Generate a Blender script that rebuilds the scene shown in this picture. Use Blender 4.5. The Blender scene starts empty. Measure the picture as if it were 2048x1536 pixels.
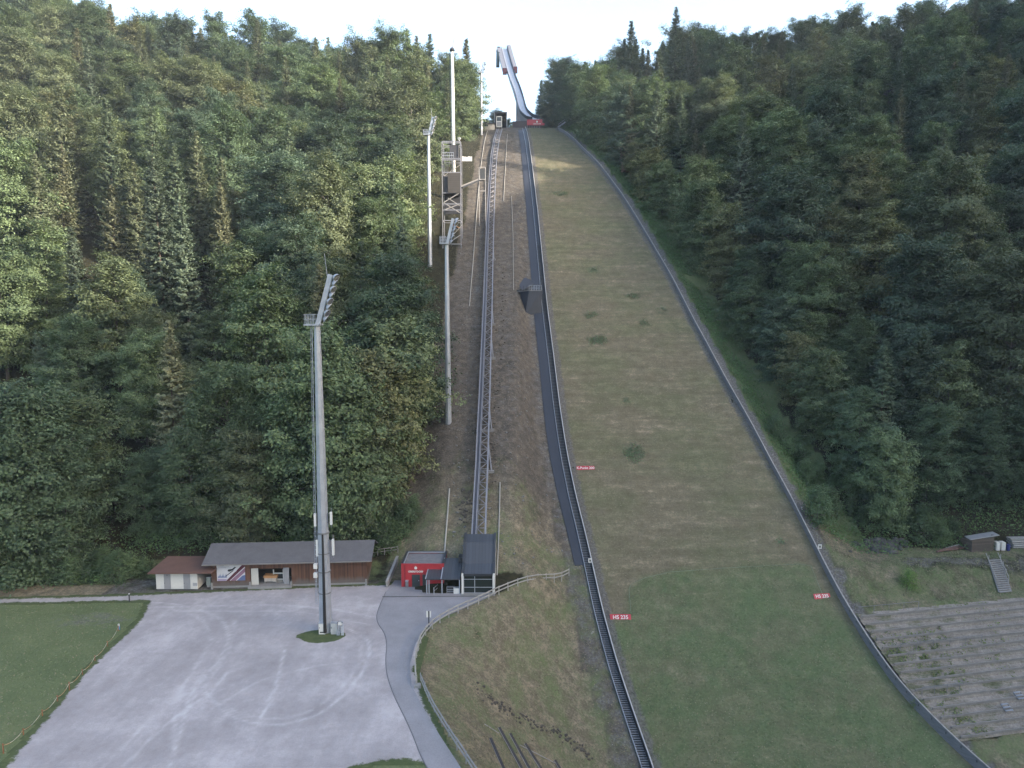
import bpy, math, random
import numpy as np
from mathutils import Vector, Matrix
random.seed(7)
RNG = np.random.default_rng(11)
R = math.radians
SC = bpy.context.scene
COL = SC.collection

# ------------------------------------------------------------------ camera, sky, sun, exposure
F = 1400.0            # focal length in photograph pixels (photograph 2048 x 1536)
PITCH = R(6.0)
S = 1.25              # metres per layout unit
H = 33.0 * S
cam = bpy.data.cameras.new('camera')
cam.sensor_width = 36.0
cam.lens = F / 2048.0 * 36.0
cam.clip_start = 0.5
cam.clip_end = 6000.0
cam_o = bpy.data.objects.new('camera', cam)
COL.objects.link(cam_o)
cam_o.location = (0, 0, H)
cam_o.rotation_euler = (R(90) - PITCH, 0, 0)
SC.camera = cam_o

SUN_EL, SUN_AZ = 17.0, 22.0      # elevation; degrees behind the +x axis
to_sun = Vector((math.cos(R(SUN_EL)) * math.cos(R(SUN_AZ)), -math.cos(R(SUN_EL)) * math.sin(R(SUN_AZ)), math.sin(R(SUN_EL))))
world = bpy.data.worlds.new('World')
SC.world = world
world.use_nodes = True
nt = world.node_tree
nt.nodes.clear()
sky = nt.nodes.new('ShaderNodeTexSky')
sky.sky_type = 'NISHITA'
sky.sun_disc = False
sky.sun_elevation = R(SUN_EL)
sky.sun_rotation = R(90 + SUN_AZ)
sky.air_density = 1.0
sky.dust_density = 3.0
sky.ozone_density = 0.6
bg = nt.nodes.new('ShaderNodeBackground')
bg.inputs['Strength'].default_value = 0.15
wo = nt.nodes.new('ShaderNodeOutputWorld')
nt.links.new(sky.outputs[0], bg.inputs[0])
nt.links.new(bg.outputs[0], wo.inputs[0])
sun = bpy.data.lights.new('sun', 'SUN')
sun.energy = 3.2
sun.angle = R(0.5)
sun.color = (1.0, 0.89, 0.76)
sun_o = bpy.data.objects.new('sun', sun)
COL.objects.link(sun_o)
sun_o.location = (200, -100, 200)
sun_o.rotation_euler = to_sun.to_track_quat('Z', 'Y').to_euler()
vs = SC.view_settings
SC.display_settings.display_device = 'sRGB'
vs.view_transform = 'Standard'
vs.look = 'None'
vs.gamma = 1.0
vs.use_curve_mapping = False
vs.exposure = 2.35
SC.render.engine = 'CYCLES'
SC.cycles.max_bounces = 6
SC.cycles.diffuse_bounces = 3
SC.cycles.transparent_max_bounces = 6
SC.cycles.use_denoising = True

# ------------------------------------------------------------------ pixel <-> place helpers
CP, SP = math.cos(PITCH), math.sin(PITCH)
def ray(px, py):
    xc, yc = (px - 1024.0) / F, (768.0 - py) / F
    return np.array((xc, CP + yc * SP, -SP + yc * CP))
def at_y(px, py, y):
    d = ray(px, py); t = y / d[1]
    return Vector((d[0] * t, y, H + d[2] * t))
def zat(py, y):
    return at_y(1024, py, y).z
def at_z(px, py, z=0.0):
    d = ray(px, py); t = (z - H) / d[2]
    return Vector((d[0] * t, d[1] * t, z))
def proj(p):
    x, y, z = p[0], p[1], p[2] - H
    dep = y * CP - z * SP
    up = y * SP + z * CP
    return 1024 + F * x / dep, 768 - F * up / dep, dep

# ------------------------------------------------------------------ the lie of the land
YG = np.arange(-200, 900, 0.5)
def table(pts, w):
    a = np.array(pts) * S
    v = np.interp(YG, a[:, 0], a[:, 1])
    n = int(w / 0.5)
    k = np.hanning(n + 2)[1:-1]; k /= k.sum()
    vv = np.pad(v, n, mode='edge')
    return np.convolve(vv, k, 'same')[n:-n]
P_T = table([(-160, -20), (34, -20), (50, -18), (66, -12.5), (83.7, -3.7), (105, 9), (125, 22.8), (150, 40.8), (175, 58.8),
             (195, 72.6), (210, 81.6), (222, 87.3), (234, 91.7), (240, 93.5), (262, 95.5), (320, 98), (420, 99), (700, 99)], 10)
C_T = table([(-160, 0), (79.5, 0), (82, 0.9), (100, 11.7), (130, 30), (152, 43.5), (175, 58.8), (195, 72.6), (210, 81.6), (222, 87.3),
             (234, 91.7), (240, 93.5), (262, 95.5), (320, 98), (420, 99), (700, 99)], 4)
def Pz(y): return np.interp(y, YG, P_T)
def Cz(y): return np.interp(y, YG, C_T)
def on_profile(px, py):
    d = ray(px, py)
    ys = np.arange(40 * S, 262 * S, 0.1)
    zr = H + d[2] / d[1] * ys
    k = np.argmax(Pz(ys) >= zr)
    y = ys[k]
    return d[0] / d[1] * y, y
EL = [on_profile(*p) for p in [(1320, 1590), (1303, 1536), (1268, 1440), (1235, 1340), (1208, 1240), (1190, 1160), (1172, 1080), (1152, 1000), (1132, 900),
      (1120, 820), (1108, 720), (1095, 620), (1085, 520), (1075, 420), (1064, 330), (1052, 262)]]
ER = [on_profile(*p) for p in [(2010, 1590), (1945, 1536), (1850, 1445), (1790, 1378), (1735, 1296), (1690, 1222), (1655, 1157), (1620, 1086), (1575, 996), (1540, 931),
      (1500, 855), (1460, 785), (1420, 710), (1385, 645), (1345, 565), (1310, 505), (1275, 445), (1240, 390), (1200, 336), (1160, 296), (1118, 262)]]
def edge_table(E):
    E = sorted(E, key=lambda q: q[1])
    ys = np.array([q[1] for q in E]); xs = np.array([q[0] for q in E])
    v = np.interp(YG, ys, xs)
    lo = YG < ys[0]
    v[lo] = xs[0] + (xs[1] - xs[0]) / (ys[1] - ys[0]) * (YG[lo] - ys[0]) * 0.5
    k = np.hanning(22)[1:-1]; k /= k.sum()
    return np.convolve(np.pad(v, 20, mode='edge'), k, 'same')[20:-20]
XL_T, XR_T = edge_table(EL), edge_table(ER)
def XL(y): return np.interp(y, YG, XL_T)
def XR(y): return np.interp(y, YG, XR_T)
FENCE_PX = [(1138, 1152), (1100, 1153), (1070, 1160), (1035, 1172), (1000, 1188), (945, 1213), (900, 1233), (862, 1256), (840, 1287), (829, 1330), (833, 1372),
            (855, 1412), (890, 1470), (930, 1530), (975, 1600), (1040, 1700), (1120, 1820)]
FENCE = [at_z(*p) for p in FENCE_PX]
_f = sorted([(p.y, p.x) for p in FENCE[2:]])
_fy = [q[0] for q in _f] + [107.0, 113.0, 112 * S, 200 * S, 260 * S]
_fx = [q[1] for q in _f] + [-0.5, -0.5, 0.5, 2 * S, 3 * S]
def XF(y):
    v = np.interp(y, _fy, _fx)
    return np.minimum(v, XL(y) - 6.0)
def sstep(a, b, x):
    t = np.clip((x - a) / (b - a), 0, 1)
    return t * t * (3 - 2 * t)
_ph = np.random.default_rng(3).uniform(0, 6.28, 64)
def wav(x, y, sc, k=0):
    a = 0
    for i in range(6):
        th = 1.3 * i + k
        q = sc * (1 + 0.37 * i)
        a = a + np.sin((x * math.cos(th) + y * math.sin(th)) * q + _ph[(i + 7 * k) % 64]) / (1 + 0.25 * i)
    return a / 3.0
TA = np.array((40.0, 82.7)) * S                      # upper left end of the terraces
TD = np.array((29.0, 5.8)); TD /= np.linalg.norm(TD)  # along the steps
TN = np.array((TD[1], -TD[0]))                        # down the steps
def terr_d(x, y): return (x - TA[0]) * TN[0] + (y - TA[1]) * TN[1]
def Rz(x, y):
    d = terr_d(x, y)
    low = -4 * S - 0.466 * np.maximum(d, 0)
    low = np.maximum(low, -15.5 * S)
    bank = (sstep(0.5, 8.0, -d)) * 3.0 * S
    z = low + bank
    up = np.maximum(0, y - 98 * S) * 0.745
    cap = Pz(y) + 3 * S
    up = np.minimum(up, np.maximum(cap, 0) + 1.0)
    z = z + np.where(y > 98 * S, up, 0)
    z = np.where(y > 150 * S, np.maximum(z, Pz(y) - 1), z)
    side = np.clip(x - XR(y) - 14, 0, 260) * 0.115 * sstep(98 * S, 150 * S, y)
    return z + side
def T(x, y):
    x = np.asarray(x, float); y = np.asarray(y, float)
    p = Pz(y)
    xl, xr, xf = XL(y), XR(y), XF(y)
    sh = sstep(-9 * S, -15 * S, x) * 4.5 * S
    c = Cz(y - sh * (1 - sstep(95 * S, 150 * S, y)))
    side = np.clip(-x - 60 * S, 0, 260) * 0.155 * sstep(85 * S, 150 * S, y)
    zl = c + side
    a = xl - 4.6
    b = xr + 1.0
    wr = np.interp(y, [70 * S, 80 * S, 95 * S, 105 * S, 260 * S], [5, 6, 12, 10, 8])
    t1 = sstep(0, 1, (x - xf) / np.maximum(a - xf, 0.5)) * 0.6 + 0.4 * np.clip((x - xf) / np.maximum(a - xf, 0.5), 0, 1)
    t2 = sstep(0, 1, (x - b) / wr)
    z = np.where(x < xf, zl, np.where(x < a, zl + (p - zl) * t1, np.where(x < b, p, p + (Rz(x, y) - p) * t2)))
    rough = np.where(x < xf - 0, sstep(84 * S, 96 * S, y), 0) + np.where(x > b + 6, sstep(98 * S, 106 * S, y), 0)
    rough = rough * np.where((x > -16 * S) & (x < 3 * S), 0.25, 1.0)
    z = z + wav(x, y, 0.11) * 1.1 * rough + wav(x, y, 0.45, 3) * 0.18 * np.clip(rough * 2, 0, 1)
    # unseen ridge right of and behind the camera, shaped to shade the valley
    m = np.exp(-((x - 390) / 120.0) ** 2) * (1 - sstep(230, 420, y - (x - 390) * 0.25))
    z = z + (RIDGE + 16 * sstep(35, 110, y)) * m * sstep(0, 1, (x - 0.8 * np.maximum(y, 0) - 60) / 120.0)
    return z
RIDGE = 221.0
def Tz(x, y): return float(T(x, y))
def at_ground(px, py, h=0.0, y0=45.0, y1=420.0):
    d = ray(px, py)
    ys = np.arange(y0, y1, 0.12)
    xs = d[0] / d[1] * ys
    zr = H + d[2] / d[1] * ys
    hit = (T(xs, ys) + h) >= zr
    k = int(np.argmax(hit)) if hit.any() else len(ys) - 1
    return Vector((xs[k], ys[k], zr[k]))

# ------------------------------------------------------------------ materials
def new_mat(name):
    m = bpy.data.materials.new(name); m.use_nodes = True
    t = m.node_tree; t.nodes.clear()
    o = t.nodes.new('ShaderNodeOutputMaterial')
    b = t.nodes.new('ShaderNodeBsdfPrincipled')
    t.links.new(b.outputs[0], o.inputs[0])
    return m, t, b
def N(t, kind, **kw):
    n = t.nodes.new(kind)
    for k, v in kw.items(): setattr(n, k, v)
    return n
def pos(t, scale=(1, 1, 1)):
    g = N(t, 'ShaderNodeNewGeometry')
    m = N(t, 'ShaderNodeVectorMath', operation='MULTIPLY')
    m.inputs[1].default_value = scale
    t.links.new(g.outputs['Position'], m.inputs[0])
    return m.outputs[0]
def noise(t, vec, scale, detail=5, rough=0.6):
    n = N(t, 'ShaderNodeTexNoise')
    n.inputs['Scale'].default_value = scale; n.inputs['Detail'].default_value = detail; n.inputs['Roughness'].default_value = rough
    if vec is not None: t.links.new(vec, n.inputs['Vector'])
    return n.outputs['Fac']
ALB = 0.66
def ramp(t, fac, stops):
    r = N(t, 'ShaderNodeValToRGB')
    e = r.color_ramp.elements
    while len(e) < len(stops): e.new(0.5)
    for i, (p, c) in enumerate(stops):
        e[i].position = p
        e[i].color = (c, c, c, 1) if isinstance(c, (int, float)) else (*(q * ALB for q in c), 1)
    t.links.new(fac, r.inputs[0])
    return r.outputs[0]
def mixc(t, fac, a, b, mode='MIX'):
    m = N(t, 'ShaderNodeMix', data_type='RGBA', blend_type=mode)
    for sock, v in ((m.inputs[0], fac), (m.inputs[6], a), (m.inputs[7], b)):
        if isinstance(v, (int, float)): sock.default_value = v
        elif isinstance(v, tuple): sock.default_value = (*v, 1)
        else: t.links.new(v, sock)
    return m.outputs[2]
def mth(t, op, a, b=None):
    m = N(t, 'ShaderNodeMath', operation=op)
    for i, v in enumerate((a, b)):
        if v is None: continue
        if isinstance(v, (int, float)): m.inputs[i].default_value = v
        else: t.links.new(v, m.inputs[i])
    return m.outputs[0]
def bump(t, b, h, strength=0.3, dist=0.1):
    n = N(t, 'ShaderNodeBump')
    n.inputs['Strength'].default_value = strength; n.inputs['Distance'].default_value = dist
    t.links.new(h, n.inputs['Height']); t.links.new(n.outputs[0], b.inputs['Normal'])
def attr(t, name):
    a = N(t, 'ShaderNodeAttribute'); a.attribute_name = name
    s = N(t, 'ShaderNodeSeparateColor')
    t.links.new(a.outputs['Color'], s.inputs[0])
    return s.outputs
MATS = {}
def plain(name, col, rough=0.7, metal=0.0, var=0.25, sc=1.5, bmp=0.15, stretch=(1, 1, 1), col2=None):
    if name in MATS: return MATS[name]
    m, t, b = new_mat(name)
    v = pos(t, stretch)
    n1 = noise(t, v, sc, 6)
    n2 = noise(t, v, sc * 9, 3)
    f = mth(t, 'ADD', mth(t, 'MULTIPLY', n1, 0.65), mth(t, 'MULTIPLY', n2, 0.35))
    dark = tuple(c * (1 - var) for c in col)
    lite = tuple(min(1, c * (1 + var)) for c in (col2 or col))
    t.links.new(ramp(t, f, [(0.3, dark), (0.7, lite)]), b.inputs['Base Color'])
    b.inputs['Roughness'].default_value = rough
    b.inputs['Metallic'].default_value = metal
    if bmp: bump(t, b, n2, bmp, 0.03)
    MATS[name] = m
    return m
GALV = plain('galvanised steel', (0.46, 0.49, 0.55), 0.42, 0.35, 0.18, 0.8, 0.05)
TRUSS = plain('dull galvanised lattice', (0.3, 0.3, 0.33), 0.5, 0.3, 0.2, 0.8, 0.05)
STEEL = plain('weathered grey steel', (0.27, 0.275, 0.29), 0.55, 0.3, 0.25, 1.0, 0.1)
DARKSTEEL = plain('dark painted steel', (0.035, 0.038, 0.045), 0.5, 0.1, 0.3, 2.0, 0.05)
WHITE = plain('white paint', (0.78, 0.77, 0.74), 0.55, 0, 0.07, 1.2, 0.03)
WHITEWALL = plain('white rendered wall', (0.74, 0.72, 0.68), 0.8, 0, 0.1, 0.7, 0.1)
GREYDOOR = plain('grey door paint', (0.33, 0.33, 0.35), 0.5, 0, 0.08, 1.2, 0.03)
BROWNROOF = plain('brown roof sheet', (0.16, 0.085, 0.065), 0.9, 0, 0.15, 0.8, 0.1, (1, 1, 1))
GREYROOF = plain('grey bitumen roof', (0.135, 0.13, 0.14), 0.85, 0, 0.2, 0.7, 0.25)
REDWALL = plain('red painted wall', (0.42, 0.025, 0.035), 0.55, 0, 0.18, 0.6, 0.05, (1, 1, 0.4))
REDSIGN = plain('red sign panel', (0.5, 0.02, 0.04), 0.45, 0, 0.08, 1.0, 0.0)
FLATROOF = plain('gravelled flat roof', (0.2, 0.195, 0.205), 0.9, 0, 0.3, 2.0, 0.3)
CONC = plain('weathered concrete', (0.3, 0.295, 0.29), 0.85, 0, 0.25, 0.6, 0.25)
DARKCONC = plain('dark smooth concrete', (0.028, 0.032, 0.045), 0.6, 0, 0.25, 0.35, 0.15, (1, 0.35, 0.35))
OLDWOOD = plain('silvered wood', (0.36, 0.345, 0.33), 0.8, 0, 0.3, 2.0, 0.2)
BOARDWOOD = plain('silver grey boards', (0.185, 0.188, 0.205), 0.8, 0, 0.35, 0.9, 0.3, (1, 1, 6))
STONEMAT = plain('rubble stone', (0.2, 0.2, 0.195), 0.9, 0, 0.5, 1.2, 0.4)
ORANGE = plain('orange timber', (0.5, 0.26, 0.11), 0.7, 0, 0.2, 3, 0.1)
BLUEP = plain('blue plastic', (0.08, 0.3, 0.62), 0.4, 0, 0.1, 3, 0)
CABLE = plain('black cable', (0.012, 0.012, 0.014), 0.6, 0, 0.3, 3, 0)
BANDORANGE = plain('orange marker paint', (0.32, 0.13, 0.06), 0.6, 0, 0.15, 3, 0)
GLASSDARK, _t, _b = new_mat('dark window glass')
_b.inputs['Base Color'].default_value = (0.018, 0.024, 0.022, 1); _b.inputs['Roughness'].default_value = 0.06
_n = noise(_t, pos(_t), 0.6, 2); bump(_t, _b, _n, 0.05, 0.05)
LENS, _t, _b = new_mat('lamp reflector glass')
_b.inputs['Roughness'].default_value = 0.15; _b.inputs['Metallic'].default_value = 0.85
_t.links.new(ramp(_t, noise(_t, pos(_t), 2.0, 2), [(0.3, (0.55, 0.57, 0.6)), (0.7, (0.75, 0.77, 0.8))]), _b.inputs['Base Color'])
def planks(name, col, w=0.16, axis=(1, 0, 0), var=0.35, seam=0.45, rough=0.75):
    m, t, b = new_mat(name)
    v = pos(t)
    d = N(t, 'ShaderNodeVectorMath', operation='DOT_PRODUCT'); d.inputs[1].default_value = axis
    t.links.new(v, d.inputs[0])
    u = mth(t, 'DIVIDE', d.outputs['Value'], w)
    cell = mth(t, 'FLOOR', u)
    wn = N(t, 'ShaderNodeTexWhiteNoise', noise_dimensions='1D'); t.links.new(cell, wn.inputs['W'])
    fr = mth(t, 'FRACT', u)
    gap = mth(t, 'LESS_THAN', fr, 0.09)
    grain = noise(t, pos(t, (6, 6, 0.5) if axis[2] == 0 else (0.5, 0.5, 6)), 1.5, 5)
    stain = noise(t, v, 0.35, 4)
    f = mth(t, 'ADD', mth(t, 'MULTIPLY', wn.outputs[0], 0.4), mth(t, 'ADD', mth(t, 'MULTIPLY', grain, 0.3), mth(t, 'MULTIPLY', stain, 0.5)))
    c = ramp(t, f, [(0.3, tuple(q * (1 - var) for q in col)), (0.85, tuple(q * (1 + var) for q in col))])
    t.links.new(mixc(t, mth(t, 'MULTIPLY', gap, seam), c, (0.01, 0.008, 0.007)), b.inputs['Base Color'])
    b.inputs['Roughness'].default_value = rough
    bump(t, b, mth(t, 'SUBTRACT', grain, gap), 0.3, 0.02)
    return m
def shed_planks():
    m = planks('brown shed boards', (0.12, 0.055, 0.032), 0.22, (0.995, 0.075, 0), 0.5, 0.5)
    t = m.node_tree
    b = [n for n in t.nodes if n.type == 'BSDF_PRINCIPLED'][0]
    old = b.inputs['Base Color'].links[0].from_socket
    g = N(t, 'ShaderNodeNewGeometry'); s = N(t, 'ShaderNodeSeparateXYZ'); t.links.new(g.outputs['Position'], s.inputs[0])
    zz = mth(t, 'ADD', s.outputs[2], mth(t, 'MULTIPLY', noise(t, pos(t, (1, 1, 0.15)), 1.2, 4), 1.6))
    k = ramp(t, mth(t, 'DIVIDE', zz, 4.0), [(0.35, 0.85), (0.52, 0.0)])     # weathered grey splash zone near the ground
    t.links.new(mixc(t, k, old, (0.10, 0.085, 0.078)), b.inputs['Base Color'])
    return m
SHEDWOOD = shed_planks()
HUTWOOD = planks('grey brown hut boards', (0.13, 0.105, 0.09), 0.3, (0, 0, 1), 0.35, 0.4)
ROOFDARK = planks('dark standing seam metal', (0.06, 0.065, 0.078), 0.5, (1, 0, 0), 0.15, 0.55, 0.45)
SIDING = planks('brown horizontal siding', (0.055, 0.048, 0.042), 0.55, (0, 0, 1), 0.15, 0.6)

# ------------------------------------------------------------------ mesh helpers
class MB:
    def __init__(s): s.v = []; s.f = []
    def quad(s, a, b, c, d):
        n = len(s.v); s.v += [tuple(a), tuple(b), tuple(c), tuple(d)]; s.f.append((n, n + 1, n + 2, n + 3)); return s
    def poly(s, pts):
        n = len(s.v); s.v += [tuple(p) for p in pts]; s.f.append(tuple(range(n, n + len(pts)))); return s
    def hexa(s, lo, hi):
        n = len(s.v); s.v += [tuple(p) for p in lo] + [tuple(p) for p in hi]
        k = len(lo)
        s.f.append(tuple(n + i for i in reversed(range(k)))); s.f.append(tuple(n + k + i for i in range(k)))
        for i in range(k):
            j = (i + 1) % k
            s.f.append((n + i, n + j, n + k + j, n + k + i))
        return s
    def box(s, x0, x1, y0, y1, z0, z1):
        return s.hexa([(x0, y0, z0), (x1, y0, z0), (x1, y1, z0), (x0, y1, z0)], [(x0, y0, z1), (x1, y0, z1), (x1, y1, z1), (x0, y1, z1)])
    def bar(s, a, b, w, h=None, up=(0, 0, 1)):
        a, b = Vector(a), Vector(b); d = (b - a)
        if d.length < 1e-6: return s
        d.normalize(); u = Vector(up)
        if abs(d.dot(u)) > 0.98: u = Vector((0, 1, 0))
        sd = d.cross(u).normalized(); u = sd.cross(d).normalized()
        h = h or w
        q = [sd * (-w / 2) + u * (-h / 2), sd * (w / 2) + u * (-h / 2), sd * (w / 2) + u * (h / 2), sd * (-w / 2) + u * (h / 2)]
        return s.hexa([a + k for k in q], [b + k for k in q])
    def tube(s, pts, rad, n=8, cap=True):
        pts = [Vector(p) for p in pts]
        if not hasattr(rad, '__len__'): rad = [rad] * len(pts)
        base = len(s.v)
        for i, p in enumerate(pts):
            d = (pts[min(i + 1, len(pts) - 1)] - pts[max(i - 1, 0)]).normalized()
            u = Vector((0, 0, 1)) if abs(d.z) < 0.9 else Vector((1, 0, 0))
            a = d.cross(u).normalized(); c = d.cross(a).normalized()
            for k in range(n):
                th = 2 * math.pi * k / n
                s.v.append(tuple(p + (a * math.cos(th) + c * math.sin(th)) * rad[i]))
        for i in range(len(pts) - 1):
            for k in range(n):
                q = (k + 1) % n
                s.f.append((base + i * n + k, base + i * n + q, base + (i + 1) * n + q, base + (i + 1) * n + k))
        if cap:
            s.f.append(tuple(base + k for k in reversed(range(n))))
            s.f.append(tuple(base + (len(pts) - 1) * n + k for k in range(n)))
        return s
    def build(s, name, mat, parent=None, smooth=False):
        o = ROOT.get(parent.name, Vector((0, 0, 0))) if parent else Vector((0, 0, 0))
        me = bpy.data.meshes.new(name)
        me.from_pydata([(p[0] - o.x, p[1] - o.y, p[2] - o.z) for p in s.v], [], s.f)
        me.materials.append(mat)
        if smooth:
            for p in me.polygons: p.use_smooth = True
        ob = bpy.data.objects.new(name, me); COL.objects.link(ob)
        if parent:
            ob.parent = parent; ROOT[ob.name] = o
        return ob
ROOT = {}
def tag(o, label, cat, group=None, kind=None):
    if label: o['label'] = label
    if cat: o['category'] = cat
    if group: o['group'] = group
    if kind: o['kind'] = kind
    return o
def thing(name, label, cat, loc=(0, 0, 0), group=None):
    o = bpy.data.objects.new(name, None); COL.objects.link(o); o.location = loc
    o.empty_display_size = 0.5
    ROOT[o.name] = Vector(loc)
    return tag(o, label, cat, group)
def place(o, base):
    """give a one-mesh thing its origin at its base"""
    base = Vector(base)
    o.data.transform(Matrix.Translation(-base)); o.location = base
    return o
def np_mesh(name, v, f, mat, smooth=False, k=4):
    me = bpy.data.meshes.new(name)
    v = np.asarray(v, np.float32); f = np.asarray(f, np.int32)
    me.vertices.add(len(v)); me.vertices.foreach_set('co', v.ravel())
    me.loops.add(f.size); me.loops.foreach_set('vertex_index', f.ravel())
    me.polygons.add(len(f))
    me.polygons.foreach_set('loop_start', np.arange(0, f.size, k, dtype=np.int32))
    me.polygons.foreach_set('loop_total', np.full(len(f), k, np.int32))
    me.update(calc_edges=True); me.validate()
    if smooth: me.polygons.foreach_set('use_smooth', np.ones(len(f), bool))
    if mat: me.materials.append(mat)
    return me
def link(name, me, parent=None):
    o = bpy.data.objects.new(name, me); COL.objects.link(o)
    if parent: o.parent = parent
    return o
def colattr(me, rgb):
    a = me.color_attributes.new('zone', 'FLOAT_COLOR', 'POINT')
    d = np.ones((len(me.vertices), 4), np.float32); d[:, :3] = rgb
    a.data.foreach_set('color', d.ravel())
def grid_faces(ny, nx):
    i = np.arange(ny - 1)[:, None] * nx + np.arange(nx - 1)[None, :]
    i = i.ravel()
    return np.stack([i, i + 1, i + nx + 1, i + nx], 1)
def poly_dist(px, py, poly):
    """signed distance to a polygon, positive inside"""
    d = np.full(px.shape, 1e9); inside = np.zeros(px.shape, bool)
    n = len(poly)
    for i in range(n):
        x0, y0 = poly[i][0], poly[i][1]; x1, y1 = poly[(i + 1) % n][0], poly[(i + 1) % n][1]
        dx, dy = x1 - x0, y1 - y0
        t = np.clip(((px - x0) * dx + (py - y0) * dy) / max(dx * dx + dy * dy, 1e-9), 0, 1)
        d = np.minimum(d, np.hypot(px - x0 - t * dx, py - y0 - t * dy))
        c = ((y0 > py) != (y1 > py)) & (px < dx * (py - y0) / (dy if abs(dy) > 1e-9 else 1e-9) + x0)
        inside ^= c
    return np.where(inside, d, -d)
def line_dist(px, py, pts):
    d = np.full(px.shape, 1e9)
    for (x0, y0), (x1, y1) in zip(pts[:-1], pts[1:]):
        dx, dy = x1 - x0, y1 - y0
        t = np.clip(((px - x0) * dx + (py - y0) * dy) / max(dx * dx + dy * dy, 1e-9), 0, 1)
        d = np.minimum(d, np.hypot(px - x0 - t * dx, py - y0 - t * dy))
    return d

# ================================================================== THE GROUND
def grow(a, b, step, lo, hi):
    c = list(np.arange(a, b + 0.01, step))
    s = step; x = c[-1]
    while x < hi: s *= 1.35; x += s; c.append(x)
    s = step; x = c[0]
    while x > lo: s *= 1.35; x -= s; c.insert(0, x)
    return np.array(c)
gx = grow(-215, 235, 1.2, -1500, 1500)
gy = grow(40, 345, 1.2, -500, 1600)
GX, GY = np.meshgrid(gx, gy)
GZ = T(GX, GY)
xl, xr, xf = XL(GY), XR(GY), XF(GY)
TERR_END = 92.0
inland = (GX > xl + 1.0) & (GX < xr - 1.0) & (GY > 44) & (GY < 296)
GZ = GZ - 0.6 * inland
dterr = terr_d(GX, GY)
interr = (GX > xr + 2.0) & (dterr > 0.8) & (dterr < 19.0) & (GX < TERR_END)
GZ = GZ - 0.9 * interr
lush = np.zeros_like(GX); dry = np.zeros_like(GX); rock = np.zeros_like(GX)
front = GY < 84 * S
lush = np.where((GX < xf) & (GY < 98), 1.0, lush)
_lp = at_z(185, 1240)
rock = np.where((GX < xf) & (GY < 98), 0.55 * np.exp(-((GX - _lp.x) / 6.5) ** 2 - ((GY - _lp.y) / 2.6) ** 2), rock)
bankz = (GX > xf - 0.6) & (GX < xl) & (GY < 90 * S)
lush = np.where(bankz, 0.78, lush); dry = np.where(bankz, 0.58, dry)
corr = (GX > -16 * S + 0.05 * (GY - 100)) & (GX < xl) & (GY >= 84 * S - 2)
ramp_ = sstep(-22, -14, GX)
dry = np.where(corr & ~bankz, 0.6 + 0.25 * sstep(105, 140, GY), dry); rock = np.where(corr & ~bankz, 0.3 * sstep(104, 138, GY), rock); lush = np.where(corr & ~bankz, 0.22 + 0.5 * (1 - sstep(106, 138, GY)) + 0.3 * sstep(225, 262, GY), lush)
edge_l = (GX > xl - 6.5) & (GX < xl + 0.5)
rock = np.where(edge_l & (GX > xl - 4.5), 0.42, rock)
right = GX > xr
bankr = right & (GY < 98 * S) & (GX > xr)
lush = np.where(bankr, 0.68, lush); dry = np.where(bankr, 0.45, dry)
verge = right & (GX < xr + 13 + 2 * wav(GX, GY, 0.3)) & (GY >= 98 * S)
lush = np.where(verge, 1.0, lush)
gr = right & (GX < xr + 2.6 + 0.5 * wav(GX, GY, 0.8)); rock = np.where(gr, 0.95, rock); dry = np.where(gr, 0.5, dry)
pathr = right & (np.abs(GY - (92.5 * S + 0.06 * (GX - 70))) < 1.3) & (GX > 66); rock = np.where(pathr, 0.55, rock); dry = np.where(pathr, 0.3, dry); lush = np.where(pathr, 0.3, lush)
earth = np.hypot((GX - at_ground(1690, 1085).x) / 6, (GY - at_ground(1690, 1085).y) / 4) < 1.1
dry = np.where(earth, 1.0, dry); lush = np.where(earth, 0.15, lush)
shedback = (GX > -75) & (GX < -20) & (GY > 96 * S - 18) & (GY < 109)
lush = np.where(shedback & (GX < -20), np.maximum(lush, 0.5), lush)
roadside = (GX < -52) & (np.abs(GY - 99.5) < 2.0); dry = np.where(roadside, 0.9, dry); lush = np.where(roadside, 0.3, lush)
shedfront = (GX > -60) & (GX < -20) & (GY > 96) & (GY < 104); rock = np.where(shedfront, 0.5, rock); dry = np.where(shedfront, 0.5, dry); lush = np.where(shedfront, 0.35, lush)

gm, t, b = new_mat('ground with grass, earth and stones')
z = attr(t, 'zone')
v = pos(t)
n_big = noise(t, v, 0.16, 5); n_mid = noise(t, v, 0.7, 6, 0.65); n_fine = noise(t, v, 3.2, 5, 0.7)
grass = ramp(t, mth(t, 'ADD', mth(t, 'MULTIPLY', n_big, 0.5), mth(t, 'MULTIPLY', n_fine, 0.5)), [(0.3, (0.1, 0.14, 0.062)), (0.52, (0.165, 0.2, 0.094)), (0.72, (0.25, 0.255, 0.135))])
floor_ = ramp(t, n_mid, [(0.3, (0.022, 0.024, 0.014)), (0.7, (0.06, 0.055, 0.03))])
straw = ramp(t, mth(t, 'ADD', mth(t, 'MULTIPLY', n_mid, 0.55), mth(t, 'MULTIPLY', n_fine, 0.45)), [(0.3, (0.06, 0.053, 0.046)), (0.48, (0.115, 0.1, 0.084)), (0.6, (0.19, 0.162, 0.128)), (0.72, (0.36, 0.3, 0.225))])
vor = N(t, 'ShaderNodeTexVoronoi'); vor.inputs['Scale'].default_value = 3.4; t.links.new(v, vor.inputs['Vector'])
stone = ramp(t, mth(t, 'ADD', mth(t, 'MULTIPLY', vor.outputs['Distance'], 0.7), mth(t, 'MULTIPLY', n_fine, 0.4)), [(0.25, (0.12, 0.114, 0.106)), (0.6, (0.19, 0.18, 0.17)), (0.9, (0.29, 0.28, 0.27))])
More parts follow.
